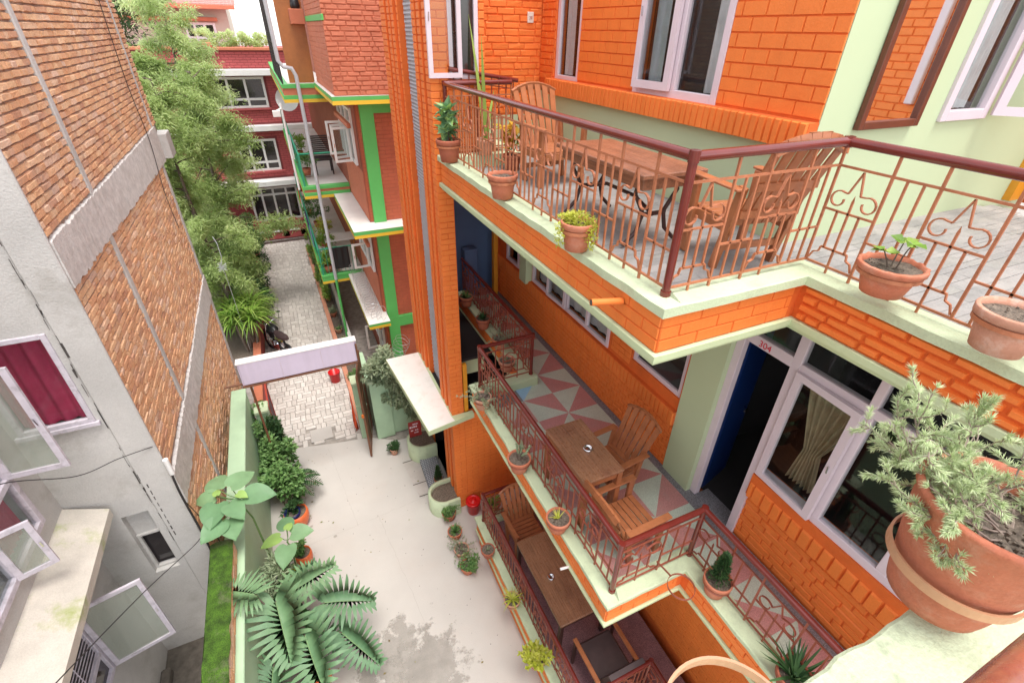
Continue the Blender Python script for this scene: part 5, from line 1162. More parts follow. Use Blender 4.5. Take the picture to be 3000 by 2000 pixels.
kpot(1.77, 2.72, 6.61, .122, .20, 'terracotta pot of trailing lime green succulent near the top balcony corner post', ('p', 'trail', 'lf_yellow'), (1.90, 2.72))
kpot(2.90, 1.33, 6.70, .165, .17, 'wide wavy rimmed bowl with a few green and yellow leaves beside the top corner', ('bowl', 'few', 'lf_bright'), (3.08, 1.33), wav=(.005, .14, 22))
kpot(2.86, .76, 6.68, .15, .20, 'bare terracotta pot cut by the right picture edge on the top balcony', ('p', 'none', 'lf_mid'), (3.08, .74))
kpot(2.53, 7.30, 3.71, .125, .19, 'pot of striped green succulent, farthest on the middle balcony kerb', ('p', 'rosette', 'lf_mid'), (2.68, 7.30))
kpot(2.52, 6.46, 3.71, .125, .19, 'pot of spiky green succulent, second from the far end of the middle kerb', ('p', 'rosette', 'lf_dark'), (2.68, 6.46))
kpot(2.53, 5.80, 3.71, .12, .18, 'pot with pale speckled foliage behind the middle balcony side rail', ('p', 'grey', 'lf_grey'), (2.68, 5.80))
kpot(2.46, 5.36, 3.60, .13, .18, 'nearly bare pot seen through the bars of the middle balcony side rail', ('p', 'sparse', 'lf_grey'), (2.5, 5.12))
kpot(1.76, 4.58, 3.71, .12, .18, 'pot of dry silvery bush hanging at the middle balcony corner', ('p', 'grey', 'lf_silver'), (1.89, 4.58))
kpot(1.74, 3.42, 3.71, .135, .18, 'terracotta pot with small upright cactus on the middle balcony kerb', ('p', 'cactus', 'lf_grey'), (1.89, 3.42))
kpot(1.76, 2.56, 3.71, .125, .17, 'gravel filled pot with a tiny pale rosette, seen from above', ('p', 'sparse', 'lf_yellow'), (1.89, 2.56))
kpot(2.72, 1.42, 3.71, .125, .19, 'terracotta pot with a small dark upright conifer beside the inner corner', ('p', 'cypress', 'lf_dark'), (2.78, 1.6))
kpot(2.70, .62, 3.71, .13, .17, 'pot of long dark aloe leaves at the bottom edge of the middle balcony', ('p', 'aloe', 'lf_dark'), (2.78, .62))
kpot(1.74, 4.42, .70, .115, .16, 'pale gravel pot, farthest on the lowest balcony kerb', ('p', 'sparse', 'lf_grey'), (1.92, 4.42))
kpot(1.76, 3.52, .70, .125, .16, 'pot with a spreading spider plant on the lowest balcony kerb', ('p', 'spider', 'lf_yellow'), (1.92, 3.52))
kpot(1.72, 2.66, .70, .125, .17, 'pot of bright yellow green leaves, nearest on the lowest balcony kerb', ('p', 'yellow', 'lf_yellow'), (1.92, 2.66))
kpot(2.2, 5.24, .70, .125, .17, 'pot of grassy light green spider plant behind the far armchair of the lowest balcony', ('p', 'spider', 'lf_bright'), (2.2, 5.07))
pot('potted_plant', (2.34, 5.82, 6.62), .12, .18, 'pot with tall upright sword leaves at the far end of the top balcony', ('p', 'blade3', 'lf_bright'))
pot('potted_plant', (2.58, 5.55, 6.475), .12, .18, 'pot of orange and yellow leaves behind the far armchair of the top balcony', ('p', 'broad', 'lf_orange', .36, 4))
hang_ring(2.40, 1.52, 3.86, .115, (2.36, 1.80), 'bars_red')
GP = 'small plants on the courtyard floor below the tower'
for (x, y, kd, lb) in ((1.53, 5.88, 'bush', 'small leafy pot plant nearest the green half round planter'), (1.50, 5.45, 'rosette', 'spiky pot plant second in the courtyard row'), (1.49, 5.06, 'grey', 'loose grey green pot plant third in the courtyard row'), (1.48, 4.72, 'bush', 'round bushy pot plant at the near end of the courtyard row')):
    pot('potted_plant', (x, y, .002), .135, .17, lb, ('p', kd, 'lf_mid' if kd != 'grey' else 'lf_grey'), group=GP)
pot('potted_plant', (.96, 7.98, .002), .10, .16, 'small pot plant standing alone on the concrete beside the gate leaf', ('p', 'bush', 'lf_dark'), group=GP)
pot('potted_plant', (1.58, 6.72, .10), .09, .13, 'narrow leafy pot plant standing on the metal step by the tower', ('p', 'cypress', 'lf_dark'), group=GP)
for (i, y) in enumerate((9.75, 10.9, 11.8, 12.6, 13.5, 14.6, 15.8, 17.2)):
    pot('lane_pot', (.62 - .012 * (y - 9), y, .10), .11, .15, ('first', 'second', 'third', 'fourth', 'fifth', 'sixth', 'seventh', 'eighth')[i] + ' pot plant beyond the sign board in the planter strip along the lane', ('p', 'bush' if i % 2 else 'spider', ('lf_bright', 'lf_mid', 'lf_grey')[i % 3]), group=gg)
for k in range(9):
    y = 15.5 + k * .7; mb = MB(); leafball(mb, (.48, y, .45), .16, .4, .35, 260, .09, .04, clump=8); tag(mb.build('lane_flower_bush', 'lf_mid' if k % 2 else 'lf_bright'), ('first', 'second', 'third', 'fourth', 'fifth', 'sixth', 'seventh', 'eighth', 'ninth')[k] + ' leafy bush of the far planter strip, counting towards the maroon house', 'plant', 'bushes in the far planter strip')
for ii, (x, y, z, m_, r_) in enumerate(((.55, 14.0, 2.75, 'lf_bright', .3), (.55, 15.4, 2.7, 'lf_yellow', .3), (.6, 17.2, 2.75, 'lf_mid', .35), (.55, 13.4, 2.5, 'lf_grey', .22))):
    T = thing('balcony_plant', ('bright green', 'yellow green', 'mid green', 'grey green')[ii] + ' leafy pot plant on the lowest balcony of the green columned house', 'potted plant', (x + .15, y, 2.18), 0, 'plants on the neighbour balcony'); mb = MB(); mb.lathe([(0, 0), (.09, 0), (.13, .2), (.11, .2)], (0,0,0), 14); mb.build('pot', 'terracotta', T, world=False); mb = MB(); leafball(mb, (0, 0, z - 2.1), r_, r_, .3, 420, .1, .045, clump=10); mb.build('foliage', m_, T, world=False)
T = thing('wicker_chair', 'dark wicker chair on the middle balcony of the green columned house', 'chair', (1.08, 14.5, 4.55), rad(0)); mb = MB(); mb.bevbox((-.24, -.24, .36), (.24, .24, .42), .02); mb.build('seat', 'wicker', T, world=False)
mb = MB(); [mb.bevbox((-.24, .2, .44 + k * .05), (.24, .24, .475 + k * .05), .008) for k in range(10)]; mb.build('backrest', 'wicker', T, world=False)
for sx in (-1, 1):
    for sy in (-1, 1): mb = MB(); mb.tube([(sx*.21, sy*.2, 0), (sx*.21, sy*.2, .36)], .02, 8); mb.build('leg', 'wicker', T, world=False)
T = thing('patio_table', 'small orange framed table with dark things on it on the lowest neighbour balcony', 'table', (1.1, 14.2, 2.18)); mb = MB(); mb.bevbox((-.4, -.3, .62), (.4, .3, .66), .006); mb.build('tabletop', 'n_white', T, world=False)
for sx in (-1, 1):
    for sy in (-1, 1): mb = MB(); mb.bevbox((sx*.37 - .02, sy*.27 - .02, 0), (sx*.37 + .02, sy*.27 + .02, .62), .004); mb.build('leg', 'n_wood', T, world=False)
T = thing('hung_towel', 'black cloth hung over the green railing of the lowest neighbour balcony', 'towel', (1.0, 13.06, 2.6)); mb = MB(); curtain(mb, 'y', 13.02, .72, 1.2, 2.35, 2.97, .012, 3); mb.build('cloth', 'black', T)
T = thing('hung_towel', 'purple cloth hung over the lane side railing of the neighbour balcony', 'towel', (.42, 16, 2.6)); mb = MB(); curtain(mb, 'x', .42, 15.6, 16.6, 2.3, 2.98, .012, 4); mb.build('cloth', 'purple', T)

# half round planters
def half_planter(x, y, r, h, label, a0=90, a1=270):
    T = thing('half_round_planter', label, 'planter', (x, y, 0), 0, 'half round green planters'); mb = MB()
    mb.lathe([(r, 0), (r, h), (r - .055, h + .006), (r - .06, h - .02), (r - .065, h - .08)], (0,0,0), 28, a0=rad(a0), a1=rad(a1)); mb.box((.0, -r, 0), (.24, -r + .06, h)); mb.box((.0, r - .06, 0), (.24, r, h)); mb.build('wall', 'kerb_green', T, world=False)
    mb = MB(); n = 20; pts = [((r - .062) * math.cos(rad(a0 + (a1 - a0) * i / n)), (r - .062) * math.sin(rad(a0 + (a1 - a0) * i / n))) for i in range(n + 1)] + [(.24, -r + .06), (.24, r - .06)]; mb.add([(*p, h - .07) for p in pts], [tuple(range(len(pts)))]); mb.build('soil', 'soil', T, world=False)
half_planter(1.55, 7.75, .32, .45, 'pale green half round planter under the canopy with a red sign in it'); half_planter(1.54, 6.20, .30, .40, 'pale green half round planter holding bare soil at the foot of the orange tower')
T = thing('red_notice', 'red notice board with pale lettering standing in the far half round planter', 'sign', (1.42, 7.85, .45)); mb = MB(); mb.bevbox((-.11, -.01, .0), (.16, .01, .42), .004); mb.build('board', 'red_sign', T, world=False)
mb = MB()
for (z, xs) in ((.34, ((-.02, .05), (.06, .09))), (.26, ((-.09, -.05), (-.04, -.02), (-.01, .03), (.04, .07))), (.17, ((-.07, -.02), (.02, .05), (.06, .09))), (.10, ((0, .03), (.04, .09)))):
    for (a, b) in xs: mb.box((a, -.0125, z), (b, -.0108, z + (.045 if z == .26 else .03)))
mb.build('lettering', 'lav', T, world=False)
T = thing('metal_step', 'grey perforated metal step in front of the tower entrance', 'step', (1.55, 7.1, 0)); mb = MB(); vs = [(1.40, 7.60), (1.76, 7.58), (1.72, 6.62), (1.36, 6.60)]; mb.add([(*p, .002) for p in vs] + [(*p, z) for p, z in zip(vs, (.12, .12, .09, .09))], [(4,5,6,7)[::-1],(0,1,5,4),(1,2,6,5),(2,3,7,6),(3,0,4,7)]); mb.build('plate', 'grating', T)
mb = MB()
for i in range(22):
    for j in range(8):
        x = 1.39 + j * .042 + (.021 if i % 2 else 0); y = 6.63 + i * .043; z = .092 + (y - 6.6) * .03; mb.box((x, y, z), (x + .020, y + .020, z + .004))
mb.build('tread_pattern', 'mesh_light', T)
def bucket(loc, r, h, label, lid=True):
    T = thing('red_bucket', label, 'bucket', loc); mb = MB(); mb.lathe([(0, 0), (r * .78, 0), (r * .97, h * .93), (r * 1.02, h * .93), (r * 1.02, h), (r * .93, h), (r * .74, .02), (0, .02)], (0,0,0), 28); mb.build('body', 'red_plastic', T, world=False)
    if lid: mb = MB(); mb.lathe([(r * 1.07, h - .02), (r * 1.07, h + .012), (r * .9, h + .022), (r * .86, h + .012), (r * .35, h + .018), (r * .3, h + .04), (0, h + .04)], (0,0,0), 28); mb.build('lid', 'red_plastic', T, world=False)
    mb = MB(); mb.tube([(r * 1.0 * math.cos(a), -r * .2 - r * .9 * math.sin(a) * .4, h * .9 - r * .8 * math.sin(a)) for a in [math.pi * i / 12 for i in range(13)]], .004, 5); mb.build('handle', 'chrome', T, world=False)
bucket((2.01, 5.84, .002), .135, .30, 'red lidded plastic bucket at the foot of the orange porch wall'); bucket((.14, 11.2, .006), .15, .30, 'open red bucket standing on the lane paving beyond the sign board', False)
T = thing('traffic_cloth', 'orange red cloth hanging beside the gate pillar on the lane', 'cloth', (.36, 9.1, 0)); mb = MB()
vs = []; 
for i, (z, w_) in enumerate(((1.05, .01), (.8, .05), (.5, .09), (.2, .13), (.04, .14))):
    for j in range(7): f = j / 6 - .5; vs.append((.33 + w_ * .35 * math.sin(j * 2.1 + i), 9.12 + f * w_ * 2.4, z))
mb.add(vs, [(i*7+j, i*7+j+1, i*7+8+j, i*7+7+j) for i in range(4) for j in range(6)], smooth=True); mb.build('cloth', 'orange_cloth', T)
# meters and boxes behind the gate pillar
T = thing('meter_box', 'small brass and black fittings behind the right gate pillar', 'meter box', (.52, 9.4, 0)); mb = MB(); mb.bevbox((.46, 9.3, 0), (.56, 9.5, .75), .01); mb.build('post', 'n_brick_lit', T); mb = MB(); mb.lathe([(0, .75), (.07, .75), (.07, .9), (0, .93)], (.50, 9.42, 0), 14); mb.build('meter', 'n_yellow', T); mb = MB(); mb.bevbox((.60, 9.2, 0), (.70, 9.6, 1.2), .01); mb.build('box', 'black', T)

# ================================================================ motorcycle
T = thing('motorcycle', 'small black motorcycle parked at the left edge of the lane behind the sign board', 'motorcycle', (-1.08, 13.0, 0), rad(24))
for (y, nm) in ((.62, 'front_wheel'), (-.62, 'rear_wheel')):
    mb = MB(); mb.tube([(0, y + .27 * math.cos(a), .30 + .27 * math.sin(a)) for a in [6.2832 * i / 28 for i in range(28)]], .042, 8, closed=True); w_ = mb.build(nm, 'black', T, world=False)
    mb = MB(); mb.tube([(0, y + .21 * math.cos(a), .30 + .21 * math.sin(a)) for a in [6.2832 * i / 24 for i in range(24)]], .012, 6, closed=True); [mb.tube([(0, y, .3), (0, y + .21 * math.cos(a), .3 + .21 * math.sin(a))], .005, 4) for a in [6.2832 * i / 10 for i in range(10)]]; mb.tube([(-.06, y, .3), (.06, y, .3)], .03, 8); mb.build('rim', 'chrome', w_)
mb = MB(); mb.tube([(0, .40, .86), (0, .1, .78), (0, -.35, .72), (0, -.62, .32)], .03, 8); mb.tube([(0, .38, .80), (0, .12, .34), (0, -.3, .34)], .025, 8); mb.build('frame', 'black', T, world=False)
mb = MB(); mb.tube([(0, .40, .82), (0, .30, .84), (0, .08, .82), (0, -.02, .78)], [.05, .12, .13, .06], 12); mb.build('fuel_tank', 'black', T, world=False)
mb = MB(); mb.tube([(0, 0, .80), (0, -.2, .79), (0, -.5, .84), (0, -.68, .88)], [.07, .11, .10, .05], 10); mb.build('saddle', 'cushion', T, world=False)
mb = MB(); mb.bevbox((-.12, -.18, .26), (.12, .18, .56), .04); [mb.bevbox((-.14, -.02, .44 + k * .03), (.14, .16, .455 + k * .03), .003) for k in range(5)]; mb.build('engine', 'chrome', T, world=False)
for sx in (-1, 1): mb = MB(); mb.tube([(sx*.07, .62, .3), (sx*.08, .42, .92)], .018, 8); mb.build('fork', 'chrome', T, world=False)
mb = MB(); mb.tube([(-.36, .26, 1.02), (-.2, .36, 1.0), (0, .40, .95), (.2, .36, 1.0), (.36, .26, 1.02)], .014, 8); mb.build('handlebar', 'chrome', T, world=False)
for sx in (-1, 1): mb = MB(); mb.tube([(sx*.3, .3, 1.02), (sx*.34, .36, 1.16)], .006, 5); mb.lathe([(0, 0), (.05, .0), (.05, .02), (0, .02)], (sx*.34, .36, 1.16), 12); mb.build('mirror', 'black', T, world=False)
mb = MB(); mb.lathe([(0, -.06), (.06, -.05), (.085, 0), (.08, .03), (0, .04)], (0, .52, .86), 16); mb.build('headlight', 'chrome', T, world=False)
mb = MB(); mb.tube([(.1, .1, .3), (.13, -.3, .26), (.13, -.72, .34)], [.025, .03, .045], 10); mb.build('exhaust', 'chrome', T, world=False)
mb = MB(); mb.tube([(0, .62 + .32 * math.cos(a), .3 + .32 * math.sin(a)) for a in [rad(40 + i * 12) for i in range(9)]], .03, 6); mb.tube([(0, -.62 + .33 * math.cos(a), .3 + .33 * math.sin(a)) for a in [rad(50 + i * 12) for i in range(10)]], .035, 6); mb.build('mudguard', 'black', T, world=False)

T = thing('kettle', 'small black kettle on the brick ledge high on the neighbour house', 'kettle', (1.0, 13.14, 8.225)); mb = MB(); mb.lathe([(0, 0), (.085, 0), (.10, .05), (.085, .14), (.05, .18), (0, .19)], (0,0,0), 18); mb.build('body', 'black', T, world=False); mb = MB(); mb.tube([(-.08, 0, .12), (-.06, 0, .24), (.06, 0, .24), (.08, 0, .12)], .008, 6); mb.build('handle', 'black', T, world=False)
for k, (y, c, z0) in enumerate(((14.6, 'blue_cloth', 2.45), (17.6, 'white', 2.4), (18.9, 'orange_cloth', 2.5), (15.2, 'white', 4.95))):
    z1 = 2.98 if k < 3 else 5.38; mb = MB(); curtain(mb, 'x', .41, y, y + .5, z0 if k < 3 else 4.8, z1, .014, 3); tag(mb.build('laundry', c), ('blue grey cloth', 'white cloth', 'orange cloth', 'white towel')[k] + (' drying over the lowest green balcony rail' if k < 3 else ' drying over the middle green balcony rail'), 'laundry', 'laundry on the neighbour railings')
for k, (y, z, m_) in enumerate(((14.2, 4.62, 'lf_mid'), (16.5, 4.62, 'lf_bright'), (13.25, 2.24, 'lf_bright'), (18.6, 2.24, 'lf_mid'))):
    T = thing('balcony_plant', ('near mid green plant just inside the middle green balcony railing', 'farther bright green plant just inside the middle green balcony railing', 'bright green plant at the near corner of the lowest green balcony railing', 'mid green plant at the far end of the lowest green balcony railing')[k], 'potted plant', (.62, y, z - .02), 0, 'plants on the neighbour balcony rails'); mb = MB(); mb.lathe([(0, 0), (.08, 0), (.11, .18), (.09, .18)], (0,0,0), 14); mb.build('pot', 'terracotta', T, world=False); mb = MB(); leafball(mb, (0, 0, .38), .26, .26, .24, 300, .09, .045, clump=10); mb.build('foliage', m_, T, world=False)
# ================================================================ planting along the mint wall
def heart_leaf(mb, base, tip, w, n, t):
    """broad leaf from base to tip, width w, facing n, gently cupped and veined"""
    b = Vector(base); q = Vector(tip); d = q - b; l = d.length; d.normalize(); n = Vector(n); s = d.cross(n).normalized(); n = s.cross(d).normalized()
    prof = [(-.10, .22), (-.04, .38), (.1, .49), (.28, .52), (.48, .47), (.68, .35), (.85, .18), (.95, .07)]
    mid = [b + d * l * u - n * l * (.10 * (u * 2 - .7) ** 2) for u, _ in prof]; vs = [b] ; fs = []
    for k, ((u, ww), m_) in enumerate(zip(prof, mid)):
        rib = (.012 if k % 2 else -.004) * l
        vs += [m_ if u > 0 else b + d * l * .01, m_ + s * ww * w + n * (w * .10 + rib), m_ - s * ww * w + n * (w * .10 + rib)]
    vs.append(q - n * l * .12)
    for k in range(len(prof) - 1):
        o = 1 + 3 * k; fs += [(o, o + 1, o + 4, o + 3), (o, o + 3, o + 5, o + 2)]
    e = 1 + 3 * (len(prof) - 1); fs += [(e, e + 1, len(vs) - 1), (e, len(vs) - 1, e + 2)]
    mb.add(vs, fs, 0, t, smooth=True)
def split_leaf(mb, base, tip, w, n, t, nf=14):
    """deeply cut leaf: long finger lobes on both sides of the midrib"""
    b = Vector(base); q = Vector(tip); D = q - b; l = D.length; d = D.normalized(); n = Vector(n); s = d.cross(n).normalized(); n = s.cross(d).normalized()
    def mid(u): return b + d * l * u - n * l * .22 * (u - .25) ** 2
    for sg in (-1, 1):
        for k in range(nf):
            u = -.02 + .98 * k / (nf - 1); ww = w * (.24 + .40 * math.sin(min(1, u * .95 + .30) * math.pi * .93)) * R.uniform(.85, 1.08); ww = ww if u < .93 else w * .15
            a = mid(max(0, u)); fan = (s * sg * math.cos(rad(-48 + 105 * u)) + d * math.sin(rad(-48 + 105 * u))).normalized(); g = l / nf * .60
            lift = .07 + R.uniform(-.04, .05); e1 = a + fan * ww * .55 + n * ww * lift; e2 = a + fan * ww - n * ww * .05 + d * R.uniform(-.01, .01); pr = fan.cross(n).normalized()
            tt = min(1, max(0, t + R.uniform(-.10, .10))); g2 = g * 1.12; e0 = a + fan * ww * .34 + n * ww * lift * 1.1; e1 = a + fan * ww * .76 + n * ww * lift * .75
            mb.add([a - d * g, a + d * g, e0 + pr * g2, e0 - pr * g2, e1 + pr * g * .72, e1 - pr * g * .72, e2 + pr * g * .2, e2 - pr * g * .2], [(0,1,2,3) if sg > 0 else (1,0,3,2), (3,2,4,5), (5,4,6,7)], 0, tt, smooth=True)
    P_ = [mid(i / 6) + n * .004 for i in range(7)]; mb.tube(P_, [.008, .007, .006, .005, .004, .003, .002], 5, t=.95)
# split-leaf philodendron
T = thing('split_leaf_plant', 'large split leaf philodendron with deeply cut dark leaves at the bottom left of the courtyard', 'plant', (-1.28, 4.25, 0)); mb = MB(); sm = MB(); ctr = Vector((-1.22, 4.28, .95))
LV = [((-1.12, 4.72, 1.20), (-.52, 4.86, 1.26), .62, .62), ((-.72, 4.36, 1.22), (-.10, 4.20, 1.12), .74, .40), ((-1.24, 4.34, 1.66), (-1.16, 3.66, 1.40), .84, .50), ((-.98, 3.92, 1.38), (-.86, 3.22, 1.15), .82, .42), ((-.58, 3.98, 1.00), (-.20, 3.50, .74), .60, .30),
      ((-1.42, 4.34, 1.95), (-1.80, 4.56, 2.0), .56, .6), ((-1.15, 5.05, .9), (-.80, 5.25, .95), .46, .35), ((-1.42, 3.85, 1.1), (-1.5, 3.35, 1.0), .5, .2), ((-.95, 4.3, .85), (-.62, 3.95, .7), .5, .12)]
for (a, b_, w_, t) in LV:
    split_leaf(mb, a, b_, w_ * .86, (R.uniform(-.2,.35), R.uniform(-.45,.1), 1), t + .1); m_ = (Vector(a) + ctr) / 2 + Vector((0, 0, .1)); sm.tube([ctr, m_, Vector(a)], [.016, .013, .009], 6)
sm.tube([(-1.28, 4.25, 0), (-1.26, 4.27, .5), ctr], [.06, .05, .04], 8); sm.build('stem', 'bark', T); mb.build('foliage', 'lf_mon', T)
T = thing('planter_drum', 'dark rusty drum beside the split leaf plant', 'drum', (-1.36, 4.05, 0)); mb = MB(); mb.lathe([(0, 0), (.13, 0), (.135, .3), (.13, .62), (.14, .64), (.14, .86), (.125, .86), (.12, .7), (0, .7)], (0,0,0), 24); mb.build('body', 'grime', T, world=False); mb = MB(); mb.disc((0, 0), .12, .74, 18); mb.build('soil', 'soil', T, world=False)
# broad heart leaves
def broad_plant(label, base, top, leaves, nm='broad_leaf_plant', young=()):
    T = thing(nm, label, 'plant', (*base, 0)); sm = MB(); mb = MB(); top = Vector(top); B0 = Vector((*base, 0)); pts = [B0.lerp(top, k / 5) + Vector((.03 * math.sin(k * 2), .03 * math.cos(k * 2), 0)) for k in range(6)]; sm.tube(pts, [.02, .018, .016, .014, .012, .01], 6)
    for k, (c, az, l, w_) in enumerate(leaves):
        c = Vector(c); d = Vector((math.cos(rad(az)), math.sin(rad(az)), -.12)); a = c - d * l * .45; b_ = c + d * l * .55; sm.tube([top if c.z > top.z - .6 else pts[3], (top + a) / 2 + Vector((0,0,-.03)), a], .006, 5)
        heart_leaf(mb, a, b_, w_, (R.uniform(-.15,.2), R.uniform(-.3, .0), 1), (.95 if k in young else R.uniform(.1, .55)))
    sm.build('stem', 'lf_mid', T); mb.build('foliage', 'lf_big', T)
broad_plant('tall plant with big pale green heart shaped leaves over the mint wall', (-1.36, 5.75), (-1.50, 5.62, 2.35), [((-1.74, 5.90, 2.5), 95, .36, .30), ((-1.42, 5.78, 2.55), 40, .38, .28), ((-1.88, 5.66, 2.48), 170, .28, .24), ((-1.78, 5.36, 2.45), -105, .38, .34), ((-1.50, 5.28, 2.5), -60, .34, .26), ((-1.20, 5.42, 2.52), -15, .38, .30), ((-1.80, 5.16, 2.38), -140, .34, .30), ((-1.58, 5.14, 2.35), -80, .34, .32), ((-1.40, 5.42, 2.6), -40, .16, .12), ((-1.72, 5.62, 2.58), 100, .14, .10)], young=(8, 9))
broad_plant('shorter plant with four big heart shaped leaves beside the orange pots', (-1.12, 5.62), (-1.12, 5.62, 1.2), [((-1.12, 5.86, 1.32), 100, .30, .26), ((-.90, 5.60, 1.30), -5, .32, .28), ((-1.16, 5.30, 1.26), -105, .36, .30), ((-1.34, 5.60, 1.3), 190, .30, .20), ((-1.06, 5.72, 1.38), 60, .16, .12)], young=(3, 4))
# dense shrubs, creeper and fern along the wall
shrub('courtyard_shrub', (-1.34, 8.75, .75), (.22, .42, .6), 1500, .09, .05, 'lf_dark', 'dark leafy shrub at the far left corner of the courtyard by the lane entrance', clump=20)
shrub('courtyard_shrub', (-1.22, 7.95, .72), (.34, .42, .5), 2000, .10, .055, 'lf_mid', 'dense mid green shrub along the mint wall just before the paving edge', clump=22)
shrub('courtyard_shrub', (-1.24, 7.3, .75), (.32, .40, .42), 1700, .10, .06, 'lf_mid', 'leafy green shrub behind the large orange pot by the mint wall', clump=22)
shrub('courtyard_shrub', (-1.36, 5.2, .8), (.20, .5, .5), 900, .12, .03, 'lf_grey', 'thin leaved grey green shrub between the big leaved plants', clump=20)
shrub('courtyard_shrub', (-1.32, 4.8, .45), (.24, .7, .35), 900, .12, .06, 'lf_dark', 'low dark undergrowth at the foot of the mint wall', clump=20)
T = thing('fern', 'dark arching fern spreading to the right over the courtyard floor', 'fern', (-1.05, 7.55, 0)); mb = MB(); sm = MB()
for (az, l, rs) in ((-20, .62, .7), (5, .55, .8), (-50, .55, .6), (30, .5, .7), (-80, .45, .8), (60, .4, .8), (-5, .5, 1.1), (-35, .6, .95)):
    h = Vector((math.cos(rad(az)), math.sin(rad(az)), 0)); q = Vector((0, 0, .45)); ang = rs; P_ = [q.copy()]
    for i in range(16): q = q + (h * math.cos(ang) + Vector((0,0,1)) * math.sin(ang)) * l / 16; ang -= .12; P_.append(q.copy())
    sm.tube(P_, .006, 4); s_ = Vector((-h.y, h.x, 0))
    for i in range(2, 17):
        f = i / 16; wl = .15 * math.sin(math.pi * (f * .86 + .1)); 
        for sg in (-1, 1): leaf(mb, P_[i], s_ * sg + h * .45 + Vector((0,0,-.15)), wl, .028, fold=.1)
sm.tube([(0, 0, 0), (0, 0, .45)], .03, 6); sm.build('stem', 'bark', T, world=False); mb.build('fronds', 'lf_dark', T, world=False)
def opot(x, y, r, h, label, m, kind, inner=False):
    T = thing('large_pot', label, 'plant pot', (x, y, .002), 0, 'orange pots by the mint wall'); mb = MB(); mb.lathe([(0, 0), (r * .72, 0), (r * .98, h * .5), (r, h * .8), (r * .93, h), (r * .84, h), (r * .84, h * .8)], (0,0,0), 30); mb.build('pot', 'orange_pot', T, world=False)
    mb = MB(); mb.disc((0, 0), r * .85, h * .84, 20); mb.build('soil', 'soil', T, world=False); mb = MB(); leafball(mb, (-.06, .04, h + .1), r * .8, r * .8, .14, 240, .08, .045, clump=9); mb.build('foliage', m, T, world=False)
    if inner: mb = MB(); mb.lathe([(r * .60, h * .86), (r * .66, h * 1.12), (r * .58, h * 1.12), (r * .5, h * .9)], (-.05, -.02, 0), 24); mb.build('inner_pot', mat('navy_pot', (.015, .02, .09), .3), T, world=False)
opot(-1.10, 6.92, .22, .34, 'large round orange pot with a dark blue pot inside, by the mint wall', 'lf_dark', 1, True)
opot(-1.06, 6.02, .15, .30, 'medium orange pot below the four leaved plant', 'lf_mid', 1)
opot(-1.16, 5.62, .12, .26, 'small orange pot nearest the split leaf plant', 'lf_yellow', 1)
opot(-.98, 3.95, .12, .28, 'orange pot half hidden under the split leaf plant', 'lf_dark', 1)
# wall creeper on the left gate pillar
T = thing('wall_creeper', 'small leaved creeper covering the left gate pillar and mint wall end', 'plant', (-1.42, 9.0, 0)); mb = MB(); leafball(mb, (-.06, -.12, 1.05), .20, .30, .48, 700, .07, .04, clump=20); leafball(mb, (-.02, -.6, .9), .13, .35, .5, 500, .07, .04, clump=14); mb.build('foliage', 'lf_mid', T, world=False); mb = MB(); [branch(mb, (R.uniform(-.1,.05), R.uniform(-.5,.1), 0), (R.uniform(-.1,.1), 0, 1), 1.3, .012, .005, 6, .1) for _ in range(5)]; mb.build('stem', 'bark', T, world=False)

# ================================================================ cables on the left house
def cable(name, pts, r, label, m='rope'):
    mb = MB(); P_ = [Vector(p) for p in pts]; Q = []
    for i in range(len(P_) - 1):
        p0, p1, p2, p3 = P_[max(0, i-1)], P_[i], P_[i+1], P_[min(len(P_)-1, i+2)]
        for k in range(8):
            t = k / 8; Q.append(.5 * ((2*p1) + (-p0+p2)*t + (2*p0-5*p1+4*p2-p3)*t*t + (-p0+3*p1-3*p2+p3)*t**3))
    Q.append(P_[-1]); mb.tube(Q, r, 5); return tag(mb.build(name, m), label, 'cable')
cable('cable', [(-1.955, 5.31, 3.48), (-1.95, 5.24, 3.1), (-1.955, 5.28, 2.4), (-1.95, 5.26, 1.7), (-1.955, 5.28, 1.1)], .013, 'thick dark cable bundle running down the corner of the brick house')
cable('cable', [(-1.95, 5.27, 2.9), (-1.93, 5.5, 2.1), (-1.94, 5.7, 1.3), (-1.9, 5.7, .9)], .005, 'thin dark cable slanting across the lower brickwork')
cable('cable', [(-3.0, 4.2, 4.5), (-2.84, 4.5, 4.46), (-2.60, 5.0, 3.94), (-2.3, 5.22, 3.86), (-1.99, 5.34, 3.82)], .005, 'thin black cable sagging below the curtained window')
cable('cable', [(-2.35, 2.4, 4.1), (-2.20, 2.72, 4.0), (-2.1, 3.9, 3.2), (-1.97, 5.0, 2.42), (-1.95, 5.26, 2.3)], .005, 'thin black cable crossing in front of the open lower window')
cable('cable', [(-1.965, 10.9, 8.9), (-1.965, 10.6, 7.2), (-1.96, 10.7, 6.2), (-1.96, 10.4, 5.4), (-1.96, 10.5, 4.7)], .006, 'thin cable hanging down the upper brickwork near its far edge')
T = thing('cable_insulator', 'white cable insulator at the top of the cable bundle on the house corner', 'insulator', (-1.97, 5.3, 3.5)); mb = MB(); mb.tube([(-1.95, 5.30, 3.62), (-1.95, 5.30, 3.38)], .03, 10); mb.build('body', 'white', T)

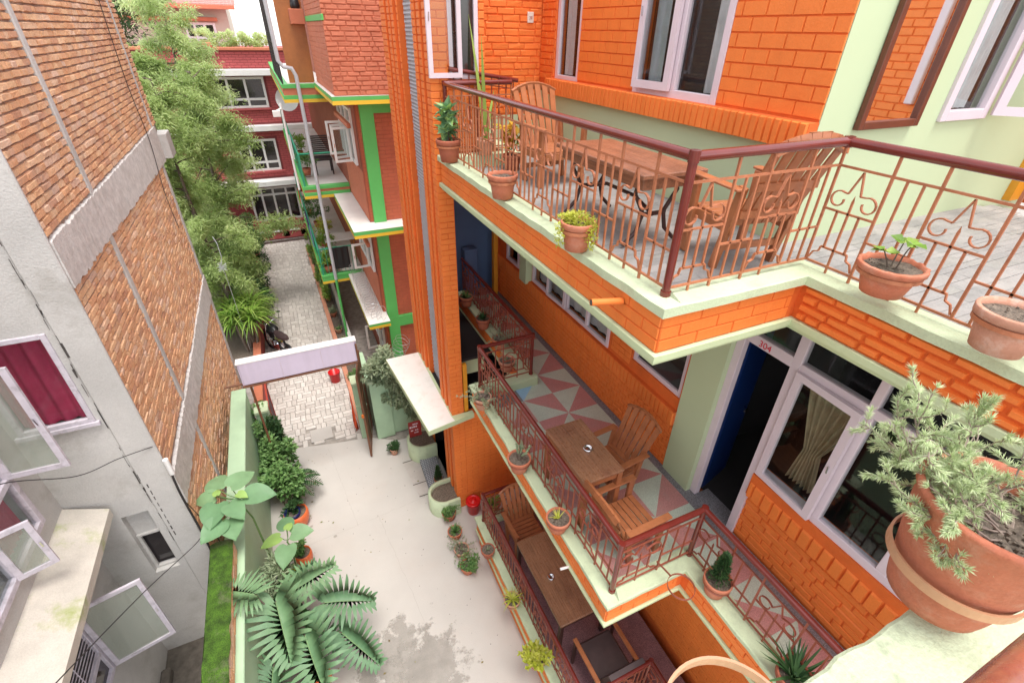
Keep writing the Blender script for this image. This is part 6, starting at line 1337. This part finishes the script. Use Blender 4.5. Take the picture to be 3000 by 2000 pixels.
# ================================================================ the viewer's own ledge, rail and near pots
E_ = thing('viewer_gallery', 'pale green gallery ledge and maroon rail at the bottom right corner', 'balcony', (.6, -.1, 6.3)); mb = MB()
edge = [(-1.3, .19)]
x = -1.2
while x < 1.34: edge.append((x, .185 + R.uniform(-.006, .006))); x += .05
edge += [(1.36, .185), (1.385, .17), (1.45, .135), (1.52, .10), (1.60, .055), (1.64, .0), (1.64, -.5), (-1.3, -.5)]
n = len(edge); ins = [(x * .998 + .001, y - .008) for x, y in edge]
mb.add([(*p, 6.50) for p in edge] + [(*p, 6.602) for p in edge] + [(*p, 6.61) for p in ins], [(i, (i+1) % n, n + (i+1) % n, n + i) for i in range(n)] + [(n + i, n + (i+1) % n, 2*n + (i+1) % n, 2*n + i) for i in range(n)] + [tuple(range(2*n, 3*n)), tuple(range(n))[::-1]])
mb.build('ledge', 'near_ledge', E_); mb = MB(); mb.box((-1.3, -.5, 6.2), (1.62, .15, 6.50)); mb.build('beam', 'orange', E_)
mb = MB(); mb.tube([(.30, -.025, 7.368), (1.75, -.025, 7.368)], .034, 16); hr = mb.build('handrail', mat('scuffed_maroon_rail', (.30, .075, .05), .25, .3, 14., .2, 40, coat=.6, stain=(.50, .20, .08), stain_amt=.6, stain_scale=9.), E_)
mb = MB(); [mb.obox((x, -.015, 6.61), (x, -.015, 7.36), .014, .014) for x in (1.05, 1.3, 1.6)]; mb.obox((1.0, -.015, 6.66), (1.7, -.015, 6.66), .012, .012); mb.build('iron_bars', 'bars', hr)
def big_ring(x, y, z, r, h, arm, m='ring'):
    mb = MB(); k = 48
    for (ra, rb) in ((r, r + .006),):
        vs = []
        for i in range(k): a = 6.2832 * i / k; c, s_ = math.cos(a), math.sin(a); vs += [(x + ra*c, y + ra*s_, z - h), (x + ra*c, y + ra*s_, z + h), (x + rb*c, y + rb*s_, z - h), (x + rb*c, y + rb*s_, z + h)]
        fs = []
        for i in range(k): j = (i + 1) % k; a, b = 4*i, 4*j; fs += [(a, a+1, b+1, b), (a+2, b+2, b+3, a+3), (a+1, a+3, b+3, b+1), (a, b, b+2, a+2)]
        mb.add(vs, fs)
    d = Vector((arm[0] - x, arm[1] - y)).normalized() * (r + .004); mb.obox((x + d.x, y + d.y, z), (arm[0], arm[1], arm[2]), .008, h * 1.7); return mb.build('pot_ring', M[m], E_)
M['ring'] = mat('tan_painted_ring', (.52, .27, .15), .4, .12, 12., .2, 60)
big_ring(1.33, .18, 6.80, .138, .014, (1.345, -.02, 6.78)); big_ring(.53, .14, 6.83, .125, .012, (.55, -.02, 6.83))
T = thing('large_terracotta_pot', 'big terracotta pot in a ring at the right, filled with silvery needle leaved shrub', 'potted plant', (1.345, .178, 6.66)); mb = MB()
mb.lathe([(0, 0), (.105, 0), (.112, .03), (.132, .14), (.152, .26), (.160, .325), (.169, .34), (.167, .352), (.154, .352), (.148, .32), (.132, .24)], (0,0,0), 56); mb.build('pot', 'near_pot', T, world=False)
mb = MB(); n = 40; vs = [(0, 0, .295)]
for q in (.04, .08, .12, .146):
    for j in range(n): a = 6.2832 * j / n; vs.append((q * math.cos(a), q * math.sin(a), .292 + R.uniform(-.006, .006)))
fs = [(0, 1 + j, 1 + (j+1) % n) for j in range(n)]
for k in range(3): fs += [(1 + k*n + j, 1 + (k+1)*n + j, 1 + (k+1)*n + (j+1) % n, 1 + k*n + (j+1) % n) for j in range(n)]
mb.add(vs, fs, smooth=True)
for _ in range(240): a = R.uniform(0, 6.28); q = .15 * R.random() ** .5; s_ = R.uniform(.002, .006); mb.box((q * math.cos(a), q * math.sin(a), .286), (q * math.cos(a) + s_, q * math.sin(a) + s_ * 1.3, .294 + s_))
mb.build('soil', 'soil', T, world=False)
tw = MB(); nf = MB(); M['lf_needle'] = leaf_mat('near_silver_needles', (.36, .46, .22), (.56, .65, .36), (.76, .82, .56), .25)
def spray(p, d, l, dens, depth=0):
    P_, e = branch(tw, p, d, l, .0032 if depth == 0 else .0018, .0012, 9, .33, .03)
    for i, q in enumerate(P_[3:]):
        if R.random() < dens: needle_tuft(nf, q, e, 12, .021, .0021)
        if depth < 2 and R.random() < .42: spray(q, (e + rdir() * .9), l * R.uniform(.35, .6), min(1, dens + .2), depth + 1)
    needle_tuft(nf, P_[-1], e, 14, .022, .0021)
for (az, el, l, dn) in ((165, 22, .16, .5), (150, 30, .19, .7), (135, 24, .22, .9), (120, 28, .24, .9), (105, 15, .24, .9), (85, 22, .24, .9), (60, 30, .24, .8), (140, 48, .22, .8), (40, 18, .26, .7), (20, 30, .24, .7), (178, 6, .16, .10), (186, 0, .14, .08), (75, 10, .24, .9), (128, 12, .24, .8), (95, 38, .24, .9), (112, 26, .28, .9), (150, 24, .20, .7), (140, 30, .22, .8), (120, 18, .26, .9)):
    a = rad(az); b_ = rad(el); spray(Vector((R.uniform(-.06, .06), R.uniform(-.04, .08), .29)), (math.cos(a) * math.cos(b_), math.sin(a) * math.cos(b_), math.sin(b_)), l, dn)
for _ in range(7): a = R.uniform(-1.2, 1.6); q = R.uniform(.03, .15); spray(Vector((q * math.cos(a), q * math.sin(a), .293)), Vector((math.cos(a), math.sin(a), .7)), .07, .9, 1)
tw.build('twigs', 'twig', T, world=False); nf.build('foliage', 'lf_needle', T, world=False)
# orange side wall closing the top corner balcony (seen in the mirror)
mb = MB(); wall(mb, 'x', 7.42, .14, -1.6, 2.5, 6.4, 9.4); bricks(mb, 'x', 7.42, -1, -1.6, 2.5, 6.48, 9.4, bl=.235, bh=.09, gap=.010, d=.010, taper=.006, jit=.004); mb.build('corner_side_wall', 'orange', G)
mb = MB(); mb.bevbox((7.33, .88, 7.22), (7.40, .98, 9.4), .01); mb.build('side_wall_frame', 'lav', G)
CAMR = ((0.908487, -0.417537, 0.017729), (0.212103, 0.49722, 0.841299), (0.360089, 0.760549, -0.540279))
CAMF = 1412.41
EXPO = 1.6
# ================================================================ camera, light, world
cam = bpy.data.cameras.new('camera'); co = bpy.data.objects.new('camera', cam); COL.objects.link(co); scene.camera = co
r_, u_, f_ = CAMR
co.matrix_world = Matrix(((r_[0], u_[0], -f_[0], 0), (r_[1], u_[1], -f_[1], 0), (r_[2], u_[2], -f_[2], 7.9), (0, 0, 0, 1)))
cam.sensor_width = 36; cam.lens = CAMF * 36 / 3000; cam.clip_start = .01; cam.clip_end = 500
w = bpy.data.worlds.new('World'); scene.world = w; w.use_nodes = True; nt = w.node_tree; bg = nt.nodes['Background']
sky = nt.nodes.new('ShaderNodeTexSky'); sky.sky_type = 'NISHITA'; sky.sun_disc = False
SE, SA = rad(74), rad(168)      # elevation, compass rotation of the sun
sky.sun_elevation = SE; sky.sun_rotation = SA; sky.air_density = 1.0; sky.dust_density = .8; sky.ozone_density = 1.0
hs = nt.nodes.new('ShaderNodeHueSaturation'); hs.inputs['Saturation'].default_value = .22; nt.links.new(sky.outputs[0], hs.inputs['Color']); nt.links.new(hs.outputs[0], bg.inputs[0])
bg.inputs[1].default_value = .15
sd = bpy.data.lights.new('sun', 'SUN'); so = bpy.data.objects.new('sun', sd); COL.objects.link(so)
sd.energy = 1.15; sd.angle = rad(24); sd.color = (1, .96, .9)
dv = Vector((math.sin(SA) * math.cos(SE), math.cos(SA) * math.cos(SE), math.sin(SE)))
so.rotation_euler = (-dv).to_track_quat('-Z', 'Y').to_euler(); so.location = (0, 0, 20)
scene.view_settings.view_transform = 'Standard'; scene.view_settings.look = 'None'; scene.view_settings.exposure = EXPO; scene.view_settings.gamma = 1
scene.cycles.max_bounces = 8; scene.cycles.diffuse_bounces = 5; scene.cycles.transparent_max_bounces = 12
